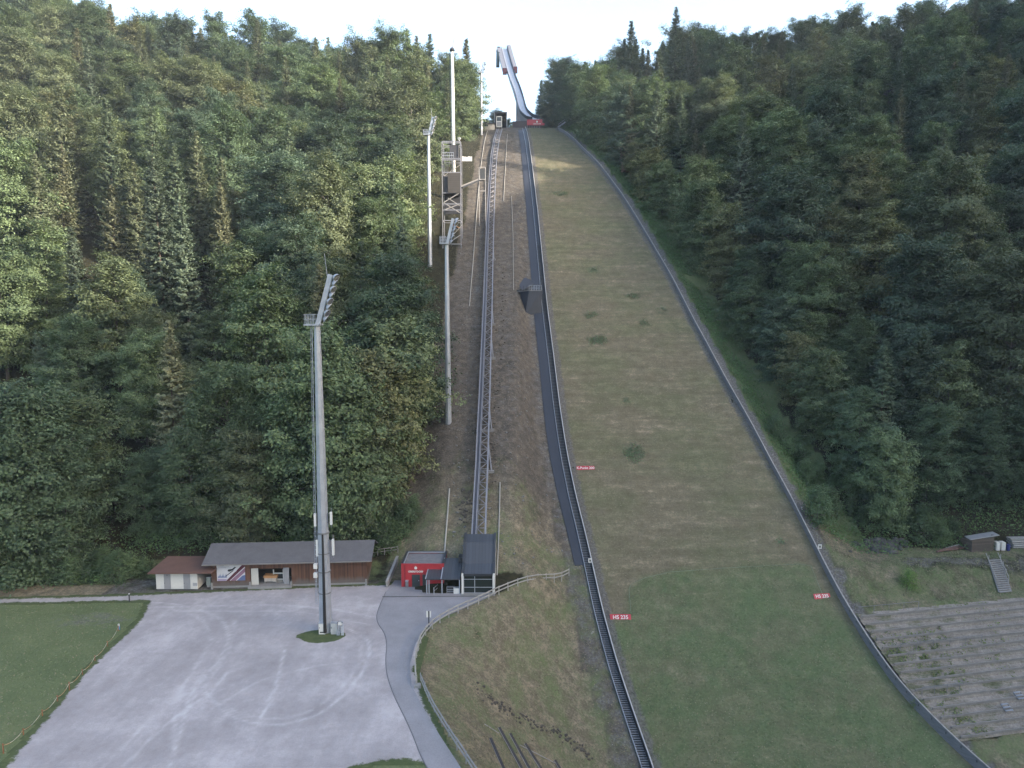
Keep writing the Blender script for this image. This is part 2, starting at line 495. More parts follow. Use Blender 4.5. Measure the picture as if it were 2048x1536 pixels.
def thr(sock, nz, w=0.16):
    e = mth(t, 'ADD', sock, mth(t, 'MULTIPLY', mth(t, 'SUBTRACT', nz, 0.5), 1.7))
    return ramp(t, e, [(0.5 - w, 0.0), (0.5 + w, 1.0)])
nA = noise(t, pos(t), 0.33, 6, 0.7); nB = noise(t, pos(t, (1.3, 1.1, 1)), 0.21, 6, 0.7); nC = noise(t, pos(t, (0.9, 1.2, 1)), 0.55, 6, 0.75)
c = mixc(t, thr(z[0], nA), floor_, grass)
sf_ = mth(t, 'ADD', mth(t, 'MULTIPLY', n_mid, 0.5), mth(t, 'MULTIPLY', n_fine, 0.5))
pale = ramp(t, sf_, [(0.32, (0.11, 0.1, 0.066)), (0.48, (0.2, 0.172, 0.118)), (0.64, (0.42, 0.345, 0.245))])
straw = mixc(t, ramp(t, z[2], [(0.02, 0.0), (0.2, 1.0)]), pale, straw)
c = mixc(t, thr(z[1], nB, 0.2), c, straw)
c = mixc(t, thr(z[2], nC, 0.2), c, stone)
spk = ramp(t, noise(t, v, 1.1, 2), [(0.71, 0.0), (0.73, 1.0)])
c = mixc(t, mth(t, 'MULTIPLY', spk, mth(t, 'MULTIPLY', z[2], 0.8)), c, (0.4, 0.39, 0.37))
t.links.new(c, b.inputs['Base Color']); b.inputs['Roughness'].default_value = 0.95
b.inputs['Specular IOR Level'].default_value = 0.15
bump(t, b, mth(t, 'ADD', n_fine, mth(t, 'MULTIPLY', n_mid, 1.5)), 0.8, 0.25)
GROUND = gm
me = np_mesh('terrain', np.stack([GX, GY, GZ], -1).reshape(-1, 3), grid_faces(len(gy), len(gx)), gm, True)
colattr(me, np.stack([lush, dry, rock], -1).reshape(-1, 3))
tag(link('terrain', me), 'wooded hillside ground with grass banks around the ski jump', 'hillside', kind='structure')

# ---- the landing slope
ys = np.arange(44, 294.2, 0.7)
u = np.linspace(0, 1, 60)
LY, LU = np.meshgrid(ys, u, indexing='ij')
LX = XL(LY) + LU * (XR(LY) - XL(LY))
LZ = Pz(LY) + 0.04 + 0.05 * wav(LX, LY, 0.9)
pxl, pyl = proj((LX, LY, LZ))[:2]
LUSH_PX = [(1255, 1240), (1257, 1180), (1290, 1157), (1340, 1145), (1600, 1129), (1622, 1134), (1645, 1192), (1700, 1255), (2100, 1700), (1250, 1700), (1190, 1262)]
LUSH = []
for q in LUSH_PX:
    d = ray(*q); yy = np.arange(40, 150, 0.1); zr = H + d[2] / d[1] * yy
    k = int(np.argmax(Pz(yy) >= zr)); LUSH.append((d[0] / d[1] * yy[k], yy[k]))
ld = poly_dist(LX, LY, LUSH)
lu = sstep(-1.0, 0.8, ld + 0.5 * wav(LX, LY, 0.5))
gt = sstep(215, 285, LY) * 0.9
ge = 1 - sstep(0.6, 2.2, (LX - XL(LY))) * 1.0
ge = np.maximum(ge, 0.8 * (1 - sstep(0.5, 2.6, XR(LY) - LX)) * sstep(100, 150, LY))
lm, t, b = new_mat('mown slope grass')
z = attr(t, 'zone')
v = pos(t)
vs_ = pos(t, (0.05, 0.75, 0.1)); vs2 = pos(t, (0.22, 1.1, 0.2))
st1 = noise(t, vs_, 0.8, 5, 0.65); st2 = noise(t, vs2, 1.0, 5, 0.7)
n_mid = noise(t, v, 0.5, 6, 0.65); n_fine = noise(t, v, 3.0, 5, 0.72); n_big = noise(t, v, 0.07, 4)
f = mth(t, 'ADD', mth(t, 'ADD', mth(t, 'MULTIPLY', st1, 0.2), mth(t, 'MULTIPLY', st2, 0.22)), mth(t, 'ADD', mth(t, 'MULTIPLY', n_mid, 0.28), mth(t, 'MULTIPLY', n_fine, 0.3)))
brown = ramp(t, f, [(0.38, (0.128, 0.112, 0.072)), (0.48, (0.187, 0.162, 0.106)), (0.54, (0.228, 0.194, 0.13)), (0.61, (0.4, 0.325, 0.23))])
olive = ramp(t, f, [(0.36, (0.115, 0.12, 0.066)), (0.5, (0.168, 0.166, 0.096)), (0.64, (0.3, 0.265, 0.165))])
pg = ramp(t, noise(t, pos(t, (0.6, 1.2, 1)), 0.11, 5, 0.65), [(0.42, 0.0), (0.62, 1.0)])
green = ramp(t, mth(t, 'ADD', mth(t, 'MULTIPLY', n_fine, 0.6), mth(t, 'MULTIPLY', n_mid, 0.4)), [(0.32, (0.08, 0.11, 0.052)), (0.5, (0.128, 0.166, 0.08)), (0.7, (0.195, 0.225, 0.12))])
grav = ramp(t, n_fine, [(0.35, (0.09, 0.085, 0.082)), (0.65, (0.22, 0.21, 0.205))])
c = mixc(t, mth(t, 'MAXIMUM', pg, z[1]), brown, olive)
pch = ramp(t, noise(t, pos(t, (1, 1, 1)), 0.16, 6, 0.7), [(0.42, 0.45), (0.6, 1.0)])
c = mixc(t, mth(t, 'MULTIPLY', z[0], pch), c, green)
ee = mth(t, 'ADD', z[2], mth(t, 'MULTIPLY', mth(t, 'SUBTRACT', noise(t, v, 0.9, 4), 0.5), 1.2))
c = mixc(t, ramp(t, ee, [(0.4, 0.0), (0.75, 0.8)]), c, grav)
t.links.new(c, b.inputs['Base Color']); b.inputs['Roughness'].default_value = 0.95; b.inputs['Specular IOR Level'].default_value = 0.12
bump(t, b, mth(t, 'ADD', n_fine, mth(t, 'ADD', st2, n_mid)), 0.7, 0.2)
me = np_mesh('landing_slope', np.stack([LX, LY, LZ], -1).reshape(-1, 3), grid_faces(len(ys), len(u)), lm, True)
colattr(me, np.stack([lu, gt, ge], -1).reshape(-1, 3))
tag(link('landing_slope', me), 'long brown green landing slope of the ski jump', 'slope', kind='structure')

# ---- gravel car park with the road joining it, asphalt path, dark concrete strip
PATH_L = [(1060, 1820), (985, 1710), (905, 1600), (850, 1536), (820, 1455), (787, 1392), (769, 1335), (776, 1275), (751, 1242), (757, 1216), (772, 1184)]
def chaikin(pts, n=3):
    for _ in range(n):
        out = [pts[0]]
        for a_, b_ in zip(pts[:-1], pts[1:]): out += [(a_[0] * 0.75 + b_[0] * 0.25, a_[1] * 0.75 + b_[1] * 0.25), (a_[0] * 0.25 + b_[0] * 0.75, a_[1] * 0.25 + b_[1] * 0.75)]
        pts = out + [pts[-1]]
    return pts
PATH_L = chaikin(PATH_L)
PATH_R = [(p.x - 0.55, p.y) for p in FENCE]
PARK_PX = [(-500, 1212), (0, 1209), (180, 1205), (292, 1203), (276, 1240), (222, 1290), (165, 1345), (105, 1415), (45, 1482), (-30, 1570), (-200, 2000), (640, 2000), (690, 1548), (740, 1530), (800, 1524),
           (860, 1530), (900, 1536), (880, 1455), (850, 1392), (835, 1335), (850, 1275), (850, 1242), (850, 1216), (850, 1168), (760, 1168), (700, 1170), (420, 1182), (300, 1187), (230, 1190), (0, 1196), (-500, 1199)]
PARK = [tuple(at_z(*p))[:2] for p in PARK_PX]
pk = np.array(PARK)
cx = np.arange(-90, -3, 0.35); cy = np.arange(36, 103, 0.35)
CX, CY = np.meshgrid(cx, cy)
pd = poly_dist(CX, CY, PARK)
def arc_px(pts): return [tuple(at_z(*p))[:2] for p in pts]
TRACKS = [[(250, 1205), (330, 1212), (400, 1235), (428, 1275), (395, 1330), (360, 1380), (352, 1440), (340, 1540)], [(262, 1203), (350, 1207), (440, 1232), (462, 1275), (430, 1335), (378, 1390), (368, 1440), (330, 1560)],
          [(470, 1240), (460, 1300), (420, 1350), (385, 1400)], [(440, 1330), (400, 1380), (470, 1440), (560, 1452), (640, 1430), (700, 1380), (735, 1330), (740, 1280), (690, 1255)],
          [(455, 1345), (415, 1390), (480, 1432), (560, 1440), (630, 1420), (690, 1370), (720, 1325), (722, 1285)], [(300, 1215), (420, 1212), (560, 1210), (680, 1220), (770, 1240)], [(300, 1222), (450, 1222), (600, 1222), (740, 1250)],
          [(570, 1300), (550, 1380), (520, 1440)], [(200, 1540), (300, 1440), (360, 1400), (430, 1330)], [(240, 1540), (330, 1450), (400, 1400)], [(420, 1420), (520, 1360), (640, 1330), (740, 1320)]]
tr = np.zeros_like(CX)
for k, a in enumerate(TRACKS):
    q = np.array(arc_px(a)); tt = np.linspace(0, len(q) - 1, len(q) * 8)
    sm = np.stack([np.interp(tt, np.arange(len(q)), q[:, 0]), np.interp(tt, np.arange(len(q)), q[:, 1])], 1)
    for _ in range(6): sm[1:-1] = (sm[:-2] + sm[1:-1] * 2 + sm[2:]) / 4
    d = line_dist(CX, CY, [tuple(p) for p in sm])
    tr = np.maximum(tr, np.exp(-(d / 0.2) ** 2) * (0.6 if k % 2 else 0.36))
isl = at_z(645, 1270)
island = 1 - sstep(0.75, 1.1, np.hypot((CX - isl.x) / 3.4, (CY - isl.y + 0.2) / 2.0) + 0.12 * wav(CX, CY, 0.9))
pm, t, b = new_mat('packed pale gravel')
z = attr(t, 'zone')
v = pos(t)
n1 = noise(t, v, 0.12, 5, 0.6); n2 = noise(t, v, 1.0, 6, 0.7); n3 = noise(t, v, 7.0, 3, 0.7)
f = mth(t, 'ADD', mth(t, 'MULTIPLY', n1, 0.4), mth(t, 'ADD', mth(t, 'MULTIPLY', noise(t, pos(t, (0.9, 0.28, 1)), 0.5, 5, 0.65), 0.25), mth(t, 'ADD', mth(t, 'MULTIPLY', n2, 0.2), mth(t, 'MULTIPLY', n3, 0.15))))
grav = ramp(t, f, [(0.33, (0.3, 0.272, 0.272)), (0.49, (0.43, 0.394, 0.398)), (0.6, (0.58, 0.535, 0.54))])
trk = mth(t, 'MULTIPLY', z[1], ramp(t, noise(t, v, 0.6, 4), [(0.35, 0.05), (0.65, 0.65)]))
c = mixc(t, trk, grav, (0.62, 0.595, 0.6))
gcol = ramp(t, n2, [(0.3, (0.06, 0.085, 0.035)), (0.6, (0.11, 0.135, 0.055)), (0.75, (0.2, 0.19, 0.11))])
e = mth(t, 'ADD', z[0], mth(t, 'MULTIPLY', mth(t, 'SUBTRACT', noise(t, v, 0.8, 6, 0.75), 0.5), 1.5))
c = mixc(t, ramp(t, e, [(0.42, 1.0), (0.6, 0.0)]), c, gcol)
c = mixc(t, ramp(t, mth(t, 'ADD', z[2], mth(t, 'MULTIPLY', mth(t, 'SUBTRACT', noise(t, v, 1.6, 5, 0.7), 0.5), 0.9)), [(0.42, 0.0), (0.6, 1.0)]), c, gcol)
t.links.new(c, b.inputs['Base Color']); b.inputs['Roughness'].default_value = 0.92; b.inputs['Specular IOR Level'].default_value = 0.2
bump(t, b, mth(t, 'ADD', n3, n2), 0.5, 0.05)
keep = pd > -0.5
idx = -np.ones(CX.size, int)
fc = grid_faces(len(cy), len(cx))
kf = keep.ravel()[fc].all(1); fc = fc[kf]
used = np.unique(fc); idx[used] = np.arange(len(used))
vz = np.stack([CX, CY, np.full_like(CX, 0.02)], -1).reshape(-1, 3)[used]
me = np_mesh('car_park', vz, idx[fc], pm, True)
at = np.stack([np.clip(sstep(-0.5, 1.6, pd), 0, 1), tr, island], -1).reshape(-1, 3)[used]
colattr(me, at)
tag(link('car_park', me), 'pale gravel car park with curved tyre tracks', 'car park', kind='structure')
am, t, b = new_mat('grey asphalt')
n1 = noise(t, pos(t), 0.3, 5); n2 = noise(t, pos(t), 6.0, 3)
t.links.new(ramp(t, mth(t, 'ADD', mth(t, 'MULTIPLY', n1, 0.6), mth(t, 'MULTIPLY', n2, 0.4)), [(0.35, (0.26, 0.25, 0.265)), (0.68, (0.37, 0.356, 0.376))]), b.inputs['Base Color'])
b.inputs['Roughness'].default_value = 0.85; bump(t, b, n2, 0.3, 0.02)
pl = [at_z(*p) for p in PATH_L]
top = [at_z(*p) for p in [(790, 1160), (925, 1160), (985, 1170)]]
poly = [(p.x, p.y, 0.035) for p in pl] + [(p.x, p.y, 0.035) for p in top] + [(x, y, 0.035) for x, y in PATH_R[4:]]
mb = MB(); mb.poly(poly)
o = mb.build('asphalt_path', am)
tag(o, 'grey asphalt path curving from the lift station past the car park', 'path', kind='structure')
bm_ = MB()
for i in range(4, len(pl) - 1):
    a, c_ = pl[i], pl[i + 1]
    bm_.bar((a.x, a.y, 0.045), (c_.x, c_.y, 0.045), 0.08, 0.03)
tag(bm_.build('path_edge_joint', plain('seam filler', (0.16, 0.155, 0.165), 0.9)), 'dark seam along the edge of the asphalt path', 'seam', kind='structure')
a, c_ = at_z(765, 1194), at_z(958, 1193)
mb = MB(); mb.bar((a.x, a.y, 0.05), (c_.x, c_.y, 0.05), 0.22, 0.03)
tag(place(mb.build('drain_channel', plain('dark joint', (0.1, 0.1, 0.1), 0.9)), (a.x, a.y, 0.0)), 'thin dark drain channel across the asphalt before the lift station', 'drain')

sy = np.arange(at_ground(1132, 1132).y, 286, 1.0)
mb = MB()
for a, c_ in zip(sy[:-1], sy[1:]):
    def e(y, k):
        wd = np.interp(y, [100, 112, 135, 200, 290], [0.3, 1.5, 2.1, 2.1, 1.7])
        x = XL(y) - 1.35 - k * wd
        return (x, y, Pz(y) + 0.16)
    q = [e(a, 1), e(a, 0), e(c_, 0), e(c_, 1)]
    mb.hexa([(p[0], p[1], p[2] - 0.5) for p in q], q)
tag(mb.build('concrete_strip', DARKCONC), 'dark blue grey smooth strip beside the steps of the landing slope', 'drainage strip', kind='structure')

# ---- spectator terraces below the right bank
NSTEP = 15; DSTEP = 1.28
def terr_pt(d, s, z): return (TA[0] + TN[0] * d + TD[0] * s, TA[1] + TN[1] * d + TD[1] * s, z)
def terr_start(d):
    for s in np.arange(-30, 40, 0.1):
        x, y, _ = terr_pt(d, s, 0)
        if x > XR(y) + 1.3: return s
    return 0
def terr_end(d): return (TERR_END - TA[0] - TN[0] * d) / TD[0]
tv, tf, ta_ = [], [], []
for k in range(NSTEP):
    d0, d1 = k * DSTEP + 0.3, (k + 1) * DSTEP + 0.3
    zt = -4 * S - 0.466 * d0 - 0.05
    zb = -4 * S - 0.466 * d1 - 0.05
    s0 = terr_start((d0 + d1) / 2); s1 = terr_end(d0)
    ss = np.linspace(s0, s1, 50)
    for d, zz in ((d0, zt), (d1, zb + 0.2), (d1 + 0.001, zb)):
        for s in ss:
            tv.append(terr_pt(d, s, zz)); 
            w = max(0, 1 - (s - s0) / 26.0) * 0.3 + (0.08 if 4 < k < 11 else 0.0)
            ta_.append((0.18 + w, 0.25, 0.8))
    n0 = k * 150
    for r in range(2):
        for i in range(49):
            tf.append((n0 + r * 50 + i, n0 + r * 50 + i + 1, n0 + (r + 1) * 50 + i + 1, n0 + (r + 1) * 50 + i))
tm_, t, b = new_mat('weedy terrace gravel')
z = attr(t, 'zone'); v = pos(t)
n1 = noise(t, v, 0.5, 6, 0.7); n2 = noise(t, v, 4.0, 4, 0.7)
c = ramp(t, mth(t, 'ADD', mth(t, 'MULTIPLY', n1, 0.5), mth(t, 'MULTIPLY', n2, 0.5)), [(0.34, (0.2, 0.176, 0.15)), (0.5, (0.315, 0.28, 0.243)), (0.66, (0.44, 0.395, 0.35))])
g = ramp(t, n2, [(0.35, (0.075, 0.095, 0.045)), (0.65, (0.16, 0.165, 0.085))])
e = mth(t, 'ADD', z[0], mth(t, 'MULTIPLY', mth(t, 'SUBTRACT', noise(t, pos(t, (0.6, 1.6, 1)), 0.4, 6, 0.75), 0.5), 1.9))
c = mixc(t, ramp(t, e, [(0.42, 0.0), (0.66, 0.9)]), c, g)
t.links.new(c, b.inputs['Base Color']); b.inputs['Roughness'].default_value = 0.95; bump(t, b, n2, 0.6, 0.08)
me = np_mesh('spectator_terraces', tv, tf, tm_)
colattr(me, np.array(ta_))
tag(link('spectator_terraces', me), 'weedy grey gravel terraces for spectators', 'terraces', kind='structure')

# ================================================================== SKI JUMP HARDWARE
# ---- board walls along both edges, steps along the left edge
def wall_along(X, off, h, th, y0, y1, step=1.6):
    mb = MB(); ys = np.arange(y0, y1, step)
    for a, c_ in zip(ys[:-1], ys[1:]):
        p = [(X(a) + off, a), (X(a) + off + th, a), (X(c_) + off + th, c_), (X(c_) + off, c_)]
        z = [Pz(q[1]) for q in p]
        hh = [h(a), h(a), h(c_), h(c_)]
        mb.hexa([(q[0], q[1], zz - 0.35) for q, zz in zip(p, z)], [(q[0], q[1], zz + g) for q, zz, g in zip(p, z, hh)])
    return mb
def hR(y): return float(np.interp(y, [60, 80, 120, 200, 300], [1.75, 1.6, 1.35, 1.15, 1.0]))
def hL(y): return float(np.interp(y, [60, 120, 300], [0.85, 0.8, 0.8]))
YB0, YB1 = 52.0, 292.0
t0 = thing('board_wall', 'grey board wall along the right hand edge of the landing slope, beside the terraces', 'board wall', (float(XR(60)), 60, float(Pz(60))))
wall_along(XR, 0.0, hR, 0.09, YB0, YB1).build('boards', BOARDWOOD, t0)
mb = MB(); ys = np.arange(YB0, YB1, 1.6)
for a, c_ in zip(ys[:-1], ys[1:]): mb.bar((XR(a) + 0.045, a, Pz(a) + hR(a) + 0.05), (XR(c_) + 0.045, c_, Pz(c_) + hR(c_) + 0.05), 0.2, 0.09)
mb.build('top_rail', OLDWOOD, t0)
mb = MB()
for y in np.arange(YB0, YB1, 2.4):
    x = float(XR(y)) + 0.09; z = float(Pz(y))
    mb.box(x, x + 0.12, y - 0.06, y + 0.06, z - 0.5, z + hR(y))
    mb.bar((x + 0.06, y, z + hR(y) * 0.8), (x + 1.1, y, z - 0.3), 0.09)
o = mb.build('support_posts', STEEL, t0); o['kind'] = 'stuff'
mb = MB()
for y in np.arange(82, 104, 1.75):
    x = float(XR(y)); z = float(Pz(y))
    mb.box(x - 0.004, x + 0.02, y - 0.16, y + 0.16, z + hR(y) * 0.62, z + hR(y) * 0.8)
mb.build('drain_slots', DARKSTEEL, t0)
t0 = thing('board_wall', 'dark board wall with pale top rail along the left hand edge of the landing slope', 'board wall', (float(XL(60)), 60, float(Pz(60))))
wall_along(XL, -0.09, hL, 0.09, YB0, YB1).build('boards', plain('boards with painted shade', (0.06, 0.063, 0.072), 0.8, 0, 0.3, 0.9, 0.2), t0)  # shadow on the wall's outer face is put into this dark colour
mb = MB()
for a, c_ in zip(ys[:-1], ys[1:]): mb.bar((XL(a) - 0.045, a, Pz(a) + hL(a) + 0.05), (XL(c_) - 0.045, c_, Pz(c_) + hL(c_) + 0.05), 0.16, 0.1)
mb.build('top_rail', plain('pale top rail', (0.5, 0.5, 0.5), 0.6, 0.2, 0.15, 1), t0)
t0 = thing('slope_stairs', 'long narrow steel stairs climbing the left edge of the landing slope', 'stairs', (float(XL(60)) - 1, 60, float(Pz(60))))
mb = MB(); y = YB0
while y < 200:
    st = float(np.interp(y, [52, 120, 200], [0.3, 0.3, 0.55]))
    x = float(XL(y)); z = float(Pz(y)) + 0.22
    mb.box(x - 1.2, x - 0.2, y - 0.1, y + 0.11, z - 0.04, z)
    y += st
o = mb.build('treads', STEEL, t0); o['kind'] = 'stuff'
mb = MB()
for a, c_ in zip(ys[:-1], ys[1:]):
    mb.quad((XL(a) - 1.25, a, Pz(a) + 0.06), (XL(a) - 0.1, a, Pz(a) + 0.06), (XL(c_) - 0.1, c_, Pz(c_) + 0.06), (XL(c_) - 1.25, c_, Pz(c_) + 0.06))
mb.build('underlay', DARKSTEEL, t0)
mb = MB()
for a, c_ in zip(ys[:-1], ys[1:]): mb.bar((XL(a) - 1.28, a, Pz(a) + 0.24), (XL(c_) - 1.28, c_, Pz(c_) + 0.24), 0.07, 0.3)
mb.build('stringer', GALV, t0)

# ---- distance boards lying on the slope and the small white markers
def on_slope(px, py, h=0.0):
    d = ray(px, py); yy = np.arange(40, 296, 0.05); zr = H + d[2] / d[1] * yy
    k = int(np.argmax(Pz(yy) + h >= zr)); return Vector((d[0] / d[1] * yy[k], yy[k], float(Pz(yy[k]))))
def text(name, s, size, mat, parent, loc, rot, ext=0.01):
    c = bpy.data.curves.new(name, 'FONT'); c.body = s; c.size = size; c.align_x = 'CENTER'; c.align_y = 'CENTER'; c.extrude = ext; c.offset = 0.012
    c.materials.append(mat)
    tmp = bpy.data.objects.new(name, c); COL.objects.link(tmp)
    bpy.context.view_layer.update()
    me = bpy.data.meshes.new_from_object(tmp.evaluated_get(bpy.context.evaluated_depsgraph_get()))
    bpy.data.objects.remove(tmp); bpy.data.curves.remove(c)
    me.name = name
    o = bpy.data.objects.new(name, me); COL.objects.link(o)
    o.parent = parent; o.location = Vector(loc) - ROOT[parent.name]; o.rotation_euler = rot
    return o
def slope_sign(px0, px1, py, hgt, words, label, size, roll=0.0):
    a, c_ = on_slope(px0, py), on_slope(px1, py)
    y = (a.y + c_.y) / 2; m = Vector(((a.x + c_.x) / 2, y, float(Pz(y))))
    tilt = R(52)
    up = Vector((0, math.cos(tilt), math.sin(tilt))); nrm = Vector((0, -math.sin(tilt), math.cos(tilt)))
    sd = Vector((1, roll, 0)).normalized()
    wd = c_.x - a.x
    m = m + nrm * 0.12 + up * (hgt * 0.15)
    t = thing('distance_sign', label, 'sign', m, 'red distance signs on the landing slope')
    mb = MB()
    q = [m - sd * wd / 2 - up * hgt / 2, m + sd * wd / 2 - up * hgt / 2, m + sd * wd / 2 + up * hgt / 2, m - sd * wd / 2 + up * hgt / 2]
    mb.hexa([p - nrm * 0.05 for p in q], q); mb.build('panel', REDSIGN, t)
    text('lettering', words, size, WHITE, t, m + nrm * 0.012, (tilt, 0, roll))
    for s in (-0.35, 0.35):
        p = m + sd * wd * s - nrm * 0.03
        MB().bar(p + up * hgt * 0.3, Vector((p.x, p.y + 0.25, float(Pz(p.y + 0.25)) - 0.1)), 0.06).build('stand', STEEL, t)
slope_sign(1153, 1189, 938, 0.85, 'K-Punkt 200', 'red sign reading K-Punkt 200 high on the left edge of the slope', 0.66)
slope_sign(1220, 1262, 1237, 0.95, 'HS 235', 'red sign reading HS 235 beside the dark stairs', 0.8)
slope_sign(1627, 1661, 1195, 0.85, 'HS 235', 'red sign reading HS 235 beside the right hand board wall', 0.72, 0.10)
def marker(px, py, label, sx):
    p = at_ground(px, py)
    t = thing('distance_marker', label, 'marker', p, 'small white markers on the boards')
    mb = MB(); mb.box(p.x - 0.04, p.x + 0.04, p.y, p.y + 0.08, p.z - 0.2, p.z + 1.3); mb.build('post', STEEL, t)
    mb = MB(); mb.box(p.x - 0.3, p.x + 0.3, p.y - 0.06, p.y - 0.002, p.z + 0.75, p.z + 1.5); mb.build('plate', WHITE, t)
    mb = MB(); mb.box(p.x - 0.12, p.x + 0.12, p.y - 0.075, p.y - 0.063, p.z + 0.95, p.z + 1.3); mb.build('number', DARKSTEEL, t)
marker(1180, 1134, 'small white plate on the left board wall', -1)
marker(1639, 1106, 'small white plate with a dark mark behind the right board wall', 1)
pts = [on_slope(*q) for q in [(1262, 1228), (1258, 1180), (1262, 1170), (1290, 1157), (1340, 1145), (1450, 1137), (1600, 1129), (1622, 1133), (1645, 1190)]]
mb = MB()
for a, c_ in zip(pts[:-1], pts[1:]): 
    n = max(2, int((c_ - a).length / 2)); q = [a.lerp(c_, k / n) for k in range(n + 1)]
    mb.tube([(p.x, p.y, float(Pz(p.y)) + 0.08) for p in q], 0.03, 5)
tag(place(mb.build('mat_rope', plain('pale green rope', (0.22, 0.27, 0.19), 0.8)), pts[0]), 'thin pale rope edging the lush green part of the landing slope', 'rope')

# ---- takeoff table, inrun and its tower
YT = 238 * S
tw = thing('inrun_tower', 'tall slender inrun ramp of the ski jump rising into the white sky', 'ski jump inrun', at_y(1070, 250, YT))
ctl = [(1072, 238.5, 239.5), (1061, 236, 243), (1052, 229, 247.5), (1045, 219, 253), (1037.5, 191, 264), (1031, 172, 272), (1024, 154, 281), (1016.5, 130, 293), (1008, 97, 311)]
cp = [at_y(px, py, yy * S) for px, py, yy in ctl]
cur = []
for i in range(len(cp) - 1):
    p0, p1, p2, p3 = cp[max(i - 1, 0)], cp[i], cp[i + 1], cp[min(i + 2, len(cp) - 1)]
    for k in range(6):
        u_ = k / 6
        cur.append(0.5 * ((2 * p1) + (p2 - p0) * u_ + (2 * p0 - 5 * p1 + 4 * p2 - p3) * u_ ** 2 + (3 * p1 - p0 - 3 * p2 + p3) * u_ ** 3))
cur.append(cp[-1])
def strip(mb, o0, o1, h0, h1, i0=0, i1=None, dpt=None):
    i1 = i1 or len(cur) - 1
    for i in range(i0, i1):
        q = []
        for p, ii in ((cur[i], i), (cur[i + 1], i + 1)):
            f = ii / (len(cur) - 1)
            hh0 = h0(f) if callable(h0) else h0
            q += [(p.x + o0, p.y, p.z + hh0), (p.x + o1, p.y, p.z + hh0), (p.x + o1, p.y, p.z + h1), (p.x + o0, p.y, p.z + h1)]
        mb.hexa([q[0], q[1], q[5], q[4]], [q[3], q[2], q[6], q[7]])
    return mb
ICE = plain('pale inrun track', (0.75, 0.76, 0.82), 0.35, 0, 0.1, 0.5, 0.02)
strip(MB(), -1.45, 1.45, -0.25, 0.0).build('track', ICE, tw)
mb = MB(); strip(mb, -0.35, -0.2, 0.003, 0.06); strip(mb, 0.2, 0.35, 0.003, 0.06); mb.build('ski_groove', plain('groove trim', (0.45, 0.46, 0.5), 0.4), tw)
WSIDE = plain('dark blue side cladding', (0.025, 0.032, 0.055), 0.5, 0.1, 0.15, 1)
strip(MB(), -1.65, -1.452, -0.3, 0.95).build('side_wall', WSIDE, tw)
strip(MB(), 1.452, 1.75, -0.3, 1.45).build('side_wall', WSIDE, tw)
BEAM = plain('pale concrete beam', (0.45, 0.44, 0.46), 0.8, 0, 0.12, 0.4, 0.1)
strip(MB(), -1.5, 1.5, lambda f: -0.9 - 4.2 * (1 - f) ** 1.6 * min(1, f * 6 + 0.25), -0.255, 3).build('concrete_beam', BEAM, tw)
mb = MB(); p = cur[24]
mb.hexa([(p.x - 1.3, p.y - 2, Tz(p.x, p.y) - 1), (p.x + 1.3, p.y - 2, Tz(p.x, p.y) - 1), (p.x + 1.3, p.y + 4, Tz(p.x, p.y) - 1), (p.x - 1.3, p.y + 4, Tz(p.x, p.y) - 1)],
        [(p.x - 1.2, p.y - 1, p.z - 1.5), (p.x + 1.2, p.y - 1, p.z - 1.5), (p.x + 1.2, p.y + 2, p.z + 0.6), (p.x - 1.2, p.y + 2, p.z + 0.6)])
mb.build('pier', BEAM, tw)
n = len(cur)
gal = plain('grey gallery cladding', (0.42, 0.41, 0.44), 0.7, 0.1, 0.35, 3.0, 0.2)
def gallery(i0, i1, o0, o1, h0, h1, nm, end):
    strip(MB(), o0, o1, h0, h1, i0, i1).build(nm, gal, tw)
    p = cur[i0]; mb = MB(); mb.box(p.x + o0 - 0.1, p.x + o1 + 0.1, p.y - 1.6, p.y - 0.02, p.z + h0 - 0.6, p.z + h1 - 0.1)
    mb.build(end, plain('dark red cabin cladding', (0.11, 0.012, 0.03), 0.6, 0, 0.2, 2), tw)
gallery(39, n - 1, 1.75, 3.5, -0.4, 1.9, 'start_gallery', 'gallery_end')
gallery(39, n - 2, -3.6, -1.75, -1.0, 1.2, 'start_gallery', 'gallery_end')
p = cur[-1]
mb = MB(); mb.box(p.x - 4.2, p.x + 1.8, p.y + 0.05, p.y + 5, p.z - 1.2, p.z - 0.4); mb.build('top_platform', BEAM, tw)
mb = MB()
for k in range(7): mb.bar((p.x - 3.9 + k * 0.9, p.y + 0.3, p.z - 0.4), (p.x - 3.9 + k * 0.9, p.y + 0.3, p.z + 0.9), 0.1)
mb.bar((p.x - 3.9, p.y + 0.3, p.z + 0.9), (p.x + 1.5, p.y + 0.3, p.z + 0.9), 0.12); mb.build('top_railing', STEEL, tw)
mb = MB(); mb.box(p.x - 3.6, p.x - 2.2, p.y + 1, p.y + 3, p.z - 0.4, p.z + 1.4); mb.build('starter_hut', plain('dark hut', (0.09, 0.08, 0.1), 0.7), tw)
q = at_y(995.5, 132, 303 * S)
mb = MB(); top_ = at_y(994.5, 104, 303 * S)
mb.hexa([(q.x - 0.9, q.y, q.z), (q.x + 0.9, q.y, q.z), (q.x + 0.9, q.y + 2.5, q.z), (q.x - 0.9, q.y + 2.5, q.z)],
        [(top_.x - 0.5, q.y, top_.z), (top_.x + 1.2, q.y, top_.z), (top_.x + 1.2, q.y + 2.5, top_.z), (top_.x - 0.5, q.y + 2.5, top_.z)])
mb.build('stair_shaft', plain('dark teal cladding', (0.05, 0.1, 0.12), 0.5, 0, 0.3, 1), tw)
